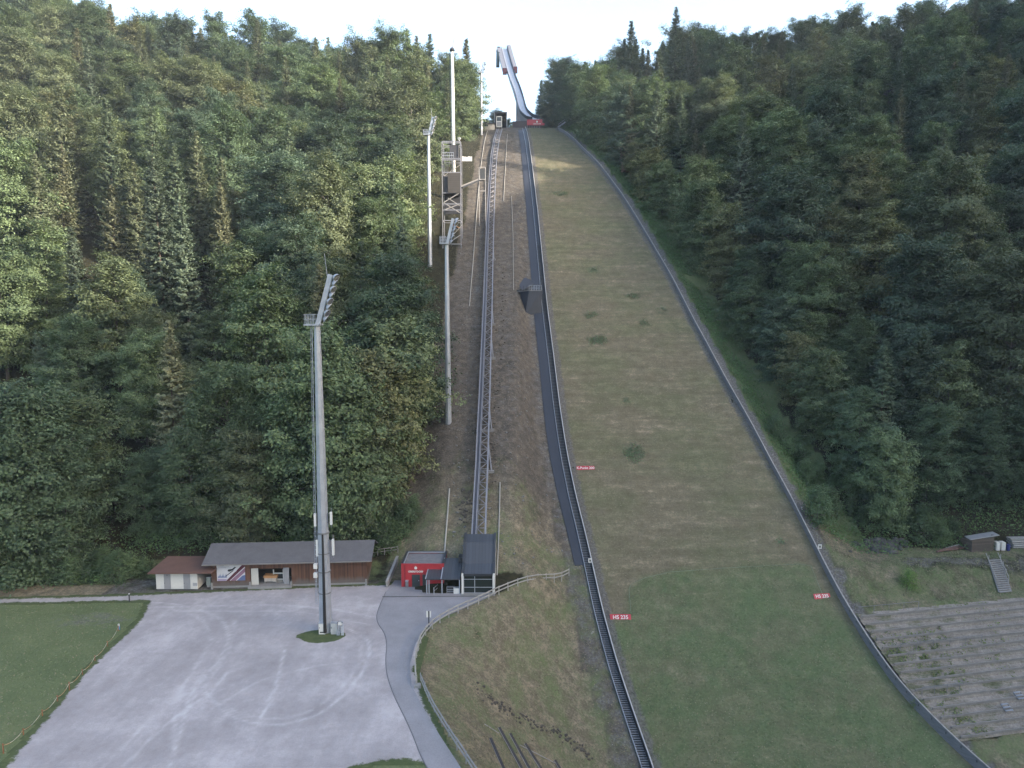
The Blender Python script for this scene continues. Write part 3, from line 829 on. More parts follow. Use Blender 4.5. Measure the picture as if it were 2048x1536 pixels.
# takeoff table
a, c_ = at_y(1055, 250, YT), at_y(1084, 250, YT)
tt = thing('takeoff_table', 'dark takeoff table at the foot of the inrun with thin railing', 'takeoff table', ((a.x + c_.x) / 2, YT, a.z))
mb = MB(); zt = zat(240, YT)
mb.hexa([(a.x - 6.2, YT, a.z - 3), (c_.x, YT, a.z - 3), (c_.x, YT + 12, a.z - 3), (a.x - 6.2, YT + 12, a.z - 3)], [(a.x - 6.2, YT, zt - 0.5), (c_.x, YT, zt - 0.3), (c_.x, YT + 12, zt + 0.4), (a.x - 6.2, YT + 12, zt - 0.2)])
mb.build('table_body', plain('dark table cladding', (0.06, 0.045, 0.055), 0.7, 0, 0.2, 1), tt)
mb = MB()
for k in range(9):
    x = a.x + 3.2 + k * 0.35
    mb.bar((x + 0.5, YT + 0.4, zt - 0.3), (x + 0.5, YT + 0.4, zt + 0.35 + 0.06 * k), 0.07)
mb.bar((a.x + 3.4, YT + 0.4, zt + 0.2), (c_.x - 0.1, YT + 0.4, zt + 1.2), 0.09); mb.build('railing', STEEL, tt)
mb = MB()
for k in range(8): mb.box(a.x + 0.7 * k, a.x + 0.7 * k + 0.12, YT - 1.0, YT - 0.9, Tz(a.x, YT - 1) - 0.3, Tz(a.x, YT - 1) + 0.9)
mb.build('front_posts', STEEL, tt)
lo, hi = zat(250.5, YT - 0.4), zat(239, YT - 0.4)
sg = thing('banner_sign', 'red sponsor banner with white emblem on the takeoff table', 'banner', ((a.x + c_.x) / 2, YT - 0.4, lo))
mb = MB(); mb.box(a.x - 0.2, c_.x + 0.1, YT - 0.5, YT - 0.35, lo, hi); mb.build('panel', REDSIGN, sg)
mb = MB(); mb.box(c_.x + 0.102, c_.x + 1.0, YT - 0.3, YT - 0.2, lo, lo + 0.9); mb.build('side_panel', REDSIGN, sg)
def emblem(parent, x, y, z, r):
    mb = MB()
    pts_ = [(x + r * math.copysign(abs(math.cos(t_)) ** 0.6, math.cos(t_)), z + r * math.copysign(abs(math.sin(t_)) ** 0.6, math.sin(t_))) for t_ in np.linspace(0, 2 * math.pi, 20)[:-1]]
    mb.hexa([(p_[0], y, p_[1]) for p_ in pts_], [(p_[0], y - 0.03, p_[1]) for p_ in pts_])
    mb.hexa([(x - r * 0.4, y, z + r), (x, y, z + r), (x - r * 0.25, y, z + r * 1.8)], [(x - r * 0.4, y - 0.03, z + r), (x, y - 0.03, z + r), (x - r * 0.25, y - 0.03, z + r * 1.8)])
    mb.build('emblem', WHITE, parent)
mx = (a.x + c_.x) / 2 + 0.9
emblem(sg, mx, YT - 0.503, lo + (hi - lo) * 0.6, 0.33)
text('lettering', 'OBERSTDORF', 0.52, WHITE, sg, (mx, YT - 0.51, lo + (hi - lo) * 0.22), (R(90), 0, 0))

# ---- inclined lift: truss, supports, stations, cabin
LIFT_PX = [(957, 1072), (960, 1000), (963.5, 930), (966, 860), (969, 790), (971.5, 720), (974, 650), (976, 590), (978, 520), (980, 455), (982.5, 400), (985, 350), (988, 310), (993, 278), (999, 258)]
LIFT_H = [2.6, 2.6, 2.5, 2.4, 2.3, 2.2, 2.0, 1.8, 1.5, 1.2, 1.0, 0.9, 0.7, 0.6, 0.5]
lp = [at_ground(p[0], p[1], h) for p, h in zip(LIFT_PX, LIFT_H)]
LL = []
for i in range(len(lp) - 1):
    for k in range(4): LL.append(lp[i].lerp(lp[i + 1], k / 4))
LL.append(lp[-1])
base = Vector((lp[0].x, lp[0].y, Tz(lp[0].x, lp[0].y)))
lift = thing('lift_track', 'long grey lattice track of the inclined lift climbing the hillside', 'lift track', base)
W2 = 1.05
def along(mb, ox, oz, w, h):
    for a_, b_ in zip(LL[:-1], LL[1:]): mb.bar((a_.x + ox, a_.y, a_.z + oz), (b_.x + ox, b_.y, b_.z + oz), w, h)
    return mb
along(MB(), -W2, 0, 0.2, 0.26).build('rail', TRUSS, lift)
along(MB(), W2, 0, 0.26, 0.26).build('rail', TRUSS, lift)
along(MB(), -0.45, 0.05, 0.13, 0.2).build('rail', TRUSS, lift)
along(MB(), W2, -1.25, 0.2, 0.24).build('lower_chord', STEEL, lift)
along(MB(), -0.35, -1.25, 0.2, 0.24).build('lower_chord', STEEL, lift)
mb = MB()
for a_, b_ in zip(LL[:-1], LL[1:]): mb.quad((a_.x - W2 + 0.1, a_.y, a_.z - 0.12), (a_.x - 0.5, a_.y, a_.z - 0.12), (b_.x - 0.5, b_.y, b_.z - 0.12), (b_.x - W2 + 0.1, b_.y, b_.z - 0.12))
mb.build('maintenance_walkway', plain('walkway grating', (0.13, 0.13, 0.15), 0.6, 0.3), lift)
tot = [0.0]
for a_, b_ in zip(LL[:-1], LL[1:]): tot.append(tot[-1] + (b_ - a_).length)
def lat(s):
    i = min(int(np.searchsorted(tot, s, 'right')) - 1, len(LL) - 2)
    return LL[i].lerp(LL[i + 1], (s - tot[i]) / max(tot[i + 1] - tot[i], 1e-6))
mb = MB(); s = 0.0; flip = 0
while s < tot[-1] - 1.7:
    a_, b_ = lat(s), lat(s + 1.7)
    x0, x1 = (-0.35, W2) if flip else (W2, -0.35)
    mb.bar((a_.x + x0, a_.y, a_.z - 0.05), (b_.x + x1, b_.y, b_.z - 0.05), 0.11)
    mb.bar((a_.x - 0.4, a_.y, a_.z - 0.02), (a_.x + W2, a_.y, a_.z - 0.02), 0.1)
    z0, z1 = (-1.25, 0) if flip else (0, -1.25)
    mb.bar((a_.x + W2, a_.y, a_.z + z0), (b_.x + W2, b_.y, b_.z + z1), 0.12)
    mb.bar((a_.x - 0.35, a_.y, a_.z + z0), (b_.x - 0.35, b_.y, b_.z + z1), 0.1)
    flip ^= 1; s += 1.7
o = mb.build('lattice', TRUSS, lift); o['kind'] = 'stuff'
mb = MB()
for ox in (-0.75, 0.1): along(mb, ox, 0.12, 0.03, 0.03)
mb.build('haul_cable', CABLE, lift)
for (px, py) in [(985, 945), (985, 862), (988, 718), (988, 650), (989, 520)]:
    f = at_ground(px, py)
    k = int(np.argmin([abs(q.y - f.y) for q in LL])); c0 = LL[k]
    mb = MB()
    mb.bar((c0.x - W2 - 0.3, f.y, f.z + 0.1), (f.x + 0.3, f.y, f.z + 0.15), 0.5, 0.5)
    k2 = int(np.argmin([abs(q.y - f.y - 4.5) for q in LL])); c1 = LL[k2]
    o = mb.build('footing', CONC, lift)
    mb = MB(); mb.bar((f.x - 0.15, f.y, f.z + 0.2), (c1.x + W2, c1.y, c1.z - 1.2), 0.22)
    mb.bar((c0.x - W2 + 0.1, f.y, f.z), (c0.x - 0.35, f.y, c0.z - 1.2), 0.2); mb.bar((c0.x + W2, f.y, f.z), (c0.x + W2, f.y, c0.z - 1.2), 0.2)
    mb.build('strut', STEEL, lift)
# lower station
Y0 = 98.6
def X(px, py, y): return at_y(px, py, y).x
x0, x1 = X(927, 1188, Y0), X(986, 1188, Y0)
prof = [(Y0, 0.0), (Y0, zat(1148, Y0)), (101.0, zat(1127, 101.0)), (103.4, zat(1085, 103.4)), (106.3, zat(1068, 106.3)), (106.3, 0.0)]
st = thing('lift_station', 'dark stepped lift station with glass front and white side wall', 'lift station', ((x0 + x1) / 2, Y0, 0))
for xa, xb, nm in ((x0 - 0.25, x0, 'side_wall'), (x1, x1 + 0.28, 'side_wall')):
    mb = MB(); pr = [(y - 0.1 * (i < 2) , z + 0.16 * (z > 0)) for i, (y, z) in enumerate(prof)]
    mb.hexa([(xa, y, z) for y, z in pr], [(xb, y, z) for y, z in pr]); mb.build(nm, WHITEWALL, st)
    mb = MB()
    for (ya, za), (yb, zb) in zip(pr[1:4], pr[2:5]): mb.bar(((xa + xb) / 2, ya, za + 0.03), ((xa + xb) / 2, yb, zb + 0.03), 0.36, 0.08)
    mb.build('wall_capping', DARKSTEEL, st)
for i, nm in ((1, 'front_roof'), (2, 'steep_roof'), (3, 'top_roof')):
    (ya, za), (yb, zb) = prof[i], prof[i + 1]
    dz = 0.12
    mb = MB(); mb.hexa([(x0, ya, za - dz), (x1, ya, za - dz), (x1, yb, zb - dz), (x0, yb, zb - dz)], [(x0, ya, za), (x1, ya, za), (x1, yb, zb), (x0, yb, zb)])
    mb.build(nm, ROOFDARK, st)
zg = prof[1][1]
mb = MB(); mb.box(x0, x1, Y0 - 0.25, Y0 + 0.05, zg - 0.25, zg + 0.04); mb.build('roof_edge', DARKSTEEL, st)
gl = MB().box(x0 + 0.05, x1 - 0.05, Y0 + 0.05, Y0 + 0.1, 0.15, zg - 0.25).build('glass_front', GLASSDARK, st)
mb = MB()
for k in (0.0, 0.38, 1.0): x = x0 + 0.04 + (x1 - x0 - 0.08) * k; mb.box(x - 0.05, x + 0.05, Y0 - 0.02, Y0 + 0.049, 0.15, zg - 0.25)
for k in (0.0, 0.33, 0.8): z_ = 0.17 + (zg - 0.45) * k; mb.box(x0, x1, Y0 - 0.015, Y0 + 0.048, z_ - 0.04, z_ + 0.04)
mb.build('mullions', GALV, gl)
for x in (x0 - 0.12, x1 + 0.1):
    MB().box(x - 0.14, x + 0.14, Y0 - 0.3, Y0 - 0.104, 0, zg).build('corner_post', WHITE, st)
MB().box(x0 - 0.3, x1 + 0.3, Y0 - 0.7, Y0 + 0.04, 0.02, 0.15).build('threshold', CONC, st)
MB().box(x0 - 1.0, x0 - 0.26, 102.4, 104.0, 2.6, 4.1).build('vent_box', DARKSTEEL, st)
# two canopies between the red kiosk and the station
def canopy(pxf0, pxf1, pyf, pxb0, pxb1, pyb, yf, yb, label, posts):
    zf, zb = zat(pyf, yf), zat(pyb, yb)
    a, b2, c2, d2 = X(pxf0, pyf, yf), X(pxf1, pyf, yf), X(pxb1, pyb, yb), X(pxb0, pyb, yb)
    t = thing('canopy', label, 'canopy', ((a + b2) / 2, yf, 0), 'dark canopies beside the lift station')
    q = [(a, yf, zf), (b2, yf, zf), (c2, yb, zb), (d2, yb, zb)]
    MB().hexa([(p[0], p[1], p[2] - 0.15) for p in q], q).build('roof', ROOFDARK, t)
    mb = MB(); mb.bar((a, yf - 0.03, zf + 0.02), (d2, yb, zb + 0.02), 0.14, 0.06); mb.build('roof_edge', GALV, t)
    for px_ in posts:
        x = X(px_, 1190, yf)
        MB().box(x - 0.08, x + 0.08, yf + 0.1, yf + 0.26, 0.03, zf - 0.1).build('post', GALV, t)
canopy(851, 881, 1158, 857, 884, 1136, 98.4, 101.6, 'smaller dark canopy roof in front of the red kiosk', [853.5, 858])
canopy(882, 920, 1158, 889, 925, 1116, 98.5, 103.6, 'larger dark canopy roof between red kiosk and lift station', [884, 919])
p = at_z(895, 1188)
t = thing('bench_rack', 'small dark rack with pale frame under the larger canopy', 'rack', p)
mb = MB(); mb.box(p.x - 0.1, p.x + 1.0, p.y + 0.3, p.y + 0.9, 0.03, 0.95); mb.build('body', DARKSTEEL, t)
mb = MB()
for x in (p.x - 0.14, p.x + 1.0): mb.box(x, x + 0.06, p.y + 0.24, p.y + 0.3, 0.03, 1.0)
for z_ in (0.2, 0.5, 0.94): mb.box(p.x - 0.08, p.x + 1.0, p.y + 0.25, p.y + 0.297, z_, z_ + 0.06)
mb.build('frame', GALV, t)
p = at_z(912, 1188)
t = thing('ticket_box', 'white box standing beside the glass lift station', 'box', p)
MB().box(p.x - 0.35, p.x + 0.45, p.y, p.y + 0.6, 0.03, 0.85).build('body', WHITE, t)
MB().box(p.x - 0.38, p.x + 0.48, p.y - 0.03, p.y + 0.63, 0.85, 0.9).build('top', GALV, t)
p = at_z(868, 1189)
t = thing('barrier_post', 'low grey swing barrier in front of the smaller canopy', 'barrier', p)
MB().box(p.x - 0.06, p.x + 0.06, p.y - 0.06, p.y + 0.06, 0.03, 1.05).build('post', GALV, t)
mb = MB(); mb.bar((p.x, p.y, 1.0), (p.x + 0.4, p.y + 1.2, 1.0), 0.06); mb.bar((p.x, p.y, 0.5), (p.x + 0.4, p.y + 1.2, 0.5), 0.05); mb.build('arm', GALV, t)
# upper station and cabin
YU = 234.5 * S
a, c_ = at_y(990, 256, YU), at_y(1013, 256, YU); zt = zat(224, YU)
gz = Tz((a.x + c_.x) / 2, YU) - 0.5
ut = thing('upper_lift_station', 'dark open fronted upper lift station on the hilltop', 'lift station', ((a.x + c_.x) / 2, YU, gz))
DK = plain('dark station cladding', (0.035, 0.035, 0.042), 0.7, 0, 0.3, 1)
mb = MB(); mb.box(a.x, a.x + 0.25, YU, YU + 6, gz, zt - 0.5); mb.build('side_wall', DK, ut)
mb = MB(); mb.box(c_.x - 0.25, c_.x, YU, YU + 6, gz, zt - 0.5); mb.build('side_wall', DK, ut)
MB().box(a.x - 0.1, c_.x + 0.1, YU - 0.2, YU + 6.2, zt - 0.497, zt).build('roof', DK, ut)
MB().box(a.x + 0.26, c_.x - 0.26, YU + 5.7, YU + 5.95, gz, zt - 0.5).build('rear_wall', DK, ut)
for x in (a.x - 0.18, c_.x + 0.18): MB().box(x - 0.08, x + 0.08, YU - 0.15, YU - 0.0, gz - 1, zt).build('corner_post', GALV, ut)
lc = LL[-1]
cb = thing('lift_cabin', 'white lift cabin with dark window waiting in the upper station', 'lift cabin', (lc.x, YU - 1.0, lc.z))
b0, b1 = zat(255, YU - 1), zat(233, YU - 1)
xa, xb = X(992.5, 245, YU - 1), X(1004, 245, YU - 1)
MB().box(xa, xb, YU - 1.6, YU + 1.2, b0, b1).build('body', WHITE, cb)
MB().box(xa + 0.25, xb - 0.25, YU - 1.63, YU - 1.604, b0 + (b1 - b0) * 0.55, b1 - 0.35).build('window', GLASSDARK, cb)
MB().box(xa + 0.25, xb - 0.25, YU - 1.62, YU - 1.603, b0 + 0.3, b0 + (b1 - b0) * 0.48).build('lower_panel', GREYDOOR, cb)
MB().box(xa + 0.3, xb - 0.3, YU - 1.2, YU + 0.9, b0 - 0.6, b0).build('undercarriage', DARKSTEEL, cb)
# hilltop shed left of it
a, c_ = at_y(964, 258, 230 * S), at_y(989, 258, 230 * S); g = Tz(a.x, 231 * S) - 0.5
t = thing('hilltop_shed', 'low pale shed with flat dark roof left of the upper lift station', 'shed', ((a.x + c_.x) / 2, 230 * S, g))
zt = zat(247, 230 * S)
MB().box(a.x, c_.x, 230 * S, 230 * S + 3, g - 1, zt).build('wall', plain('pale shed wall', (0.3, 0.28, 0.25), 0.8), t)
MB().box(a.x - 0.4, c_.x + 0.3, 230 * S - 0.5, 230 * S + 3.3, zt, zt + 0.25).build('roof', DARKSTEEL, t)
MB().box(a.x + 0.5, a.x + 2.4, 230 * S - 0.02, 230 * S - 0.002, zt - 1.1, zt - 0.35).build('window', GLASSDARK, t)

# ================================================================== MASTS, JUDGES TOWER, HILL FURNITURE
def mast(loc, z_plat, z_top, r0, r1, label, lean=1.5, rod=True, detail=True, lamps=8):
    x, y = loc; zb = Tz(x, y) - 0.3
    t = thing('floodlight_mast', label, 'floodlight mast', (x, y, zb), 'floodlight masts along the hill')
    MB().tube([(x, y, zb), (x, y, z_plat)], [r0, r1], 8).build('pole', GALV, t)
    mb = MB(); mb.box(x - 1.35 * r1 / 0.38, x + 0.5 * r1 / 0.38, y - 0.9, y + 0.9, z_plat - 0.12, z_plat + 0.06); pf = mb.build('platform', GALV, t)
    mb = MB(); w = 1.35 * r1 / 0.38
    for k in range(5):
        xx = x - w + k * w * 0.22; mb.bar((xx, y - 0.88, z_plat), (xx, y - 0.88, z_plat + 1.25), 0.05); mb.bar((xx, y + 0.88, z_plat), (xx, y + 0.88, z_plat + 1.25), 0.05)
    for k in range(4): yy = y - 0.88 + k * 0.58; mb.bar((x - w, yy, z_plat), (x - w, yy, z_plat + 1.25), 0.05)
    for zz in (0.65, 1.25):
        mb.bar((x - w, y - 0.88, z_plat + zz), (x, y - 0.88, z_plat + zz), 0.05); mb.bar((x - w, y + 0.88, z_plat + zz), (x, y + 0.88, z_plat + zz), 0.05); mb.bar((x - w, y - 0.88, z_plat + zz), (x - w, y + 0.88, z_plat + zz), 0.05)
    mb.build('railing', GALV, pf)
    tip = Vector((x + lean, y, z_top)); foot = Vector((x, y, z_plat - 0.4))
    MB().bar(foot, tip, 0.55 * r1 / 0.38, 0.42, (0, 1, 0)).build('lamp_arm', GALV, t)
    d = (tip - foot).normalized(); side = Vector((d.z, 0, -d.x))
    for k in range(lamps):
        u_ = 0.2 + 0.78 * k / (lamps - 1)
        c = foot.lerp(tip, u_) + side * (0.8 if k % 2 else 0.68) + Vector((0, -0.35 if k % 2 else 0.15, 0))
        ax = Vector((0.75, -0.35 if k % 2 else 0.1, -0.55)).normalized()
        mb = MB(); mb.tube([c - ax * 0.3, c - ax * 0.2, c, c + ax * 0.12], [0.16, 0.34, 0.48, 0.5], 12)
        mb.bar(c - ax * 0.2, c - side * 0.5, 0.08)
        lo_ = mb.build('lamp', GALV, t)
        mb = MB(); mb.tube([c + ax * 0.122, c + ax * 0.15], [0.46, 0.4], 12); mb.build('lens', LENS, lo_)
    if rod: MB().tube([(x + lean * 0.8, y, z_top - 0.8), (x + lean * 0.62, y, z_top + 2.3 * r1 / 0.36)], 0.035, 5).build('lightning_rod', GALV, t)
    if detail:
        mb = MB(); lx = x - r0 - 0.12
        mb.tube([(lx, y - 0.2, zb + 4), (x - r1 - 0.18, y - 0.2, z_plat)], 0.05, 5); mb.tube([(lx - 0.25, y, zb + 4), (x - r1 - 0.43, y, z_plat)], 0.03, 5)
        for k in range(60):
            u_ = k / 60; zz = zb + 4 + (z_plat - zb - 4) * u_; xx = lx + (x - r1 - 0.18 - lx) * u_
            mb.bar((xx, y - 0.2, zz), (xx - 0.25, y, zz), 0.04)
        mb.build('ladder', GALV, t)
    return t, zb
b = at_z(652, 1262)
zp, ztop = zat(649, b.y), zat(549, b.y)
m1, zb = mast((b.x, b.y), zp, ztop, 0.86, 0.4, 'nearest and tallest floodlight mast, standing on the gravel car park', (at_y(652, 549, b.y).x - at_y(625, 649, b.y).x))
mb = MB()
MB_top = zat(1065, b.y)
pr = lambda z: 0.86 + (0.4 - 0.86) * (z - zb) / (zp - zb)
mb.tube([(b.x + 0.12, b.y - pr(z_) - 0.05, z_) for z_ in (0.2, 5, 10, MB_top)], [0.22, 0.19, 0.15, 0.12], 6); mb.build('cable_duct', CABLE, m1)
for z_ in (5.2, 8.0, 10.4, 13.0, MB_top): MB().tube([(b.x, b.y, z_), (b.x, b.y, z_ + 0.12)], pr(z_) + 0.08, 10).build('clamp_band', STEEL, m1)
for px_, r_a, r_b in ((630, 1027, 1052), (662, 1024, 1049), (634, 1080, 1112), (666, 1078, 1110)):
    za, zc = zat(r_b, b.y - 0.3), zat(r_a, b.y - 0.3); xx = at_y(px_, r_a, b.y - 0.3).x
    pn = MB().box(xx - 0.14, xx + 0.14, b.y - 0.45, b.y - 0.2, za, zc).build('antenna_panel', WHITE, m1)
    mb = MB()
    for z_ in (za + 0.2, zc - 0.2): mb.bar((xx, b.y - 0.2, z_), (b.x, b.y - 0.1, z_), 0.06)
    mb.bar((xx, b.y - 0.15, za - 0.4), (xx, b.y - 0.15, zc + 0.5), 0.07); mb.build('bracket', STEEL, pn)
for py_ in (1131, 1149):
    z_ = zat(py_, b.y - 0.5); xx = at_y(634, py_, b.y - 0.5).x
    MB().box(xx - 0.35, xx + 0.1, b.y - 0.9, b.y - 0.5, z_ - 0.3, z_ + 0.3).build('radio_box', WHITE, m1)
cA, cB = at_z(644, 1269), at_z(668, 1269)
for p, w, lab in ((cA, 0.4, 'white cabinet with a dark grille at the foot of the nearest mast'), (cB, 0.42, 'plain pale cabinet right of the grille cabinet at the mast foot')):
    t = thing('mast_cabinet', lab, 'cabinet', p, 'cabinets at the mast foot')
    bd = MB().box(p.x - w, p.x + w, p.y, p.y + 0.5, 0.02, 1.45).build('body', WHITE if p is cA else plain('pale grey cabinet', (0.5, 0.52, 0.53), 0.5), t)
    MB().box(p.x - w - 0.04, p.x + w + 0.04, p.y - 0.04, p.y + 0.54, 1.45, 1.53).build('lid', GALV, t)
    if p is cA: MB().box(p.x - 0.27, p.x + 0.27, p.y - 0.015, p.y - 0.002, 0.2, 0.36).build('grille', DARKSTEEL, t)
    MB().box(p.x - w + 0.08, p.x - w + 0.14, p.y - 0.03, p.y - 0.002, 0.8, 0.98).build('handle', DARKSTEEL, t)
p = at_z(680, 1270)
t = thing('folded_barriers', 'folded pale steel stand leaning beside the mast cabinets', 'stand', p)
mb = MB()
for k in range(4):
    dx = k * 0.1
    mb.bar((p.x - 0.35 + dx, p.y - 0.2, 0.04), (p.x - 0.05 + dx, p.y + 0.3, 1.9 - 0.2 * k), 0.06); mb.bar((p.x + 0.2 + dx, p.y - 0.2, 0.04), (p.x + 0.1 + dx, p.y + 0.3, 1.9 - 0.2 * k), 0.06)
    for z_ in (0.4, 0.8, 1.2, 1.6): mb.bar((p.x - 0.3 + dx + z_ * 0.12, p.y - 0.1 + z_ * 0.2, z_), (p.x + 0.18 + dx - z_ * 0.03, p.y - 0.1 + z_ * 0.2, z_), 0.09)
mb.build('frame', GALV, t)
MB().box(p.x - 0.2, p.x + 0.2, p.y, p.y + 0.1, 1.3, 1.7).build('plate', WHITE, t)
# masts on the hill
def hillmast(px_base, py_base, ybase, px_top, py_plat, py_top, r0, r1, label, lean, rod, lamps):
    y = ybase * S
    x = (at_y(px_base, py_base, y).x + at_y(px_top, py_plat, y).x) / 2
    return mast((x, y), zat(py_plat, y), zat(py_top, y), r0, r1, label, lean, rod, False, lamps)
hillmast(900, 832, 107, 890, 487, 437, 0.62, 0.36, 'floodlight mast rising from the trees left of the lift track', 1.25, False, 7)
hillmast(860, 455, 150, 856, 270, 234, 0.6, 0.36, 'sunlit floodlight mast among trees left of the judges tower', 1.2, True, 6)
hillmast(963.5, 285, 220, 962, 146, 124, 0.5, 0.32, 'small far floodlight mast beside the hilltop shed', 0.8, False, 5)
# tall white pole behind the judges tower
y = 178 * S; x = at_y(908, 380, y).x; g = Tz(x, y) - 0.5; zt = zat(104, y)
wp = thing('white_pole', 'tall plain white pole with a dark cap behind the judges tower', 'pole', (x, y, g))
MB().tube([(x, y, g), (x - 0.2, y, zt)], [0.6, 0.44], 12).build('shaft', WHITE, wp, True)
MB().tube([(x - 0.2, y, zt), (x - 0.2, y, zt + 0.5), (x - 0.2, y, zt + 1.2)], [0.5, 0.85, 0.5], 10).build('cap', DARKSTEEL, wp)
MB().tube([(x - 0.1, y, zt + 1.2), (x + 0.5, y, zt + 4.2)], [0.12, 0.08], 6).build('antenna', plain('rusty antenna', (0.25, 0.12, 0.1), 0.7), wp)
MB().tube([(x - 1.0, y + 0.3, g), (x - 1.0, y + 0.3, zt - 0.2)], 0.07, 5).build('ladder_rail', DARKSTEEL, wp)

# judges tower
yf = 157 * S; yr = yf + 5.0
def jx(px, py=400): return at_y(px, py, yf).x
xl_, xr_ = jx(885), jx(921.5)
zb = zat(489, yf); zt = zat(283, yf)
jt = thing('judges_tower', 'tall open steel judges tower with a brown clad box halfway up', 'tower', ((xl_ + xr_) / 2, yf, zb))
gb = min(Tz(xl_, yf), Tz(xr_, yf)) - 0.5
for xx in (xl_, xr_):
    for yy in (yf, yr):
        MB().bar((xx, yy, gb), (xx, yy, zt), 0.2).build('leg', TRUSS, jt)
mb = MB()
for row in (283, 286, 317, 320, 345, 386, 408, 420, 441, 488):
    z_ = zat(row, yf)
    mb.bar((xl_, yf - 0.02, z_), (xr_, yf - 0.02, z_), 0.2, 0.22)
    mb.bar((xl_, yr, z_), (xr_, yr, z_), 0.14); mb.bar((xl_, yf, z_), (xl_, yr, z_), 0.16); mb.bar((xr_, yf, z_), (xr_, yr, z_), 0.16)
mb.build('cross_beams', TRUSS, jt)
for (pa, ra, pb, rb) in [(887, 405, 919, 386), (896, 396, 919, 411), (887, 405, 919, 425), (888, 420, 919, 408)]:
    MB().bar((jx(pa), yf + 0.02, zat(ra, yf)), (jx(pb), yf + 0.02, zat(rb, yf)), 0.2).build('brace', OLDWOOD, jt)
for ra, rb in ((320, 345), (445, 486)): MB().bar((xl_, yr - 0.1, zat(rb, yf)), (xr_, yr - 0.1, zat(ra, yf)), 0.14).build('brace', OLDWOOD, jt)
MB().box(jx(896), jx(921), yf - 0.35, yr - 0.3, zat(386, yf), zat(346, yf)).build('clad_box', SIDING, jt)
MB().box(jx(886.5), jx(896) - 0.02, yf + 0.25, yr - 0.3, zat(386, yf), zat(352, yf)).build('stair_core', plain('dark stair core and shade', (0.03, 0.032, 0.04), 0.7), jt)
MB().box(xl_ + 0.2, xr_ - 0.2, yr - 0.5, yr - 0.3, zat(424, yf), zat(387, yf)).build('shade_panel', plain('dark stair core and shade', (0.03, 0.032, 0.04), 0.7), jt)  # dark sheet added for the shaded interior behind the braces
MB().box(jx(900), jx(917), yf + 0.3, yf + 3, zat(316, yf), zat(289, yf)).build('upper_cabin', plain('dark upper cabin', (0.055, 0.055, 0.062), 0.6), jt)
mb = MB()
for k in range(7): xx = xl_ + (jx(908) - xl_) * k / 6; mb.bar((xx, yf, zat(317, yf)), (xx, yf, zat(305, yf)), 0.07)
for r_ in (305, 311): mb.bar((xl_, yf, zat(r_, yf)), (jx(908), yf, zat(r_, yf)), 0.1)
mb.build('railing', GALV, jt)
mb = MB(); c = (jx(920), yf, zat(280, yf))
mb.tube([(c[0], c[1], c[2] - 0.8), (c[0], c[1], c[2] + 0.1)], 0.08, 6); mb.tube([(c[0] - 0.1, c[1] - 0.3, c[2] + 0.3), (c[0] + 0.05, c[1] + 0.4, c[2] + 0.5)], [0.42, 0.3], 10); mb.build('wind_camera', WHITE, jt)
mb = MB()
for k in range(9): 
    z_ = zat(340 - k * 0.01, yf) - 0.0
    za = zat(345, yf) + (zat(320, yf) - zat(345, yf)) * k / 9
    mb.box(jx(887), jx(897), yf + 0.6 + 0.3 * k, yf + 0.9 + 0.3 * k, za, za + 0.06)
mb.build('stair_flight', STEEL, jt)
# pale timbers and dressed stones on the sunlit bank under the tower
for i, (pa, ra, pb, rb, w, lab) in enumerate([(893, 488, 921, 470, 0.5, 'pale plank leaning low on the bank under the judges tower'), (886, 442, 918, 455, 0.4, 'pale plank on the bank under the tower braces')]):
    a, c = at_ground(pa, ra, 0.3), at_ground(pb, rb, 0.3)
    tag(place(MB().bar(a, c, w, 0.12).build('plank', ORANGE if i else OLDWOOD), a), lab, 'plank', 'planks under the judges tower')
# gangway from the tower to a stop on the lift
ga = thing('gangway', 'sloping grey gangway from the judges tower towards the lift track', 'gangway', (xr_, yf, zat(375, yf)))
p0 = Vector((xr_, yf + 0.5, zat(375, yf))); y2 = 166 * S; p1 = at_y(957, 361, y2)
MB().bar(p0, p1, 1.3, 0.16).build('deck', DARKSTEEL, ga)
mb = MB(); mb.bar(p0 + Vector((0, -0.6, 0.25)), p1 + Vector((0, -0.6, 0.25)), 0.09, 0.4)
mb.build('side_beam', plain('grey brown beam', (0.14, 0.135, 0.13), 0.8), ga)
fr = thing('lift_stop_frame', 'grey two storey stop frame between the gangway and the lift track', 'frame', (p1.x, y2, Tz(p1.x, y2)))
xa, xb = X(958.5, 360, y2), X(971, 360, y2); zt_, zm, zl_ = zat(335, y2), zat(359, y2), zat(382, y2)
for xx, g2 in ((xa, Tz(xa, y2)), (xb, Tz(xb, y2))): MB().box(xx - 0.11, xx + 0.11, y2 - 0.11, y2 + 0.11, g2 - 0.4, zt_).build('post', OLDWOOD, fr)
for z_ in (zt_, zm, zl_): MB().bar((xa, y2 - 0.12, z_), (xb, y2 - 0.12, z_), 0.2).build('beam', OLDWOOD, fr)
MB().box(xa + 0.15, xb - 0.15, y2 + 0.2, y2 + 2.0, zm - 0.1, zm).build('platform', STEEL, fr)
MB().box(xa + 0.12, xb - 0.12, y2 + 1.8, y2 + 1.9, zm, zt_).build('back_panel', plain('dark mesh panel', (0.05, 0.055, 0.06), 0.7), fr)

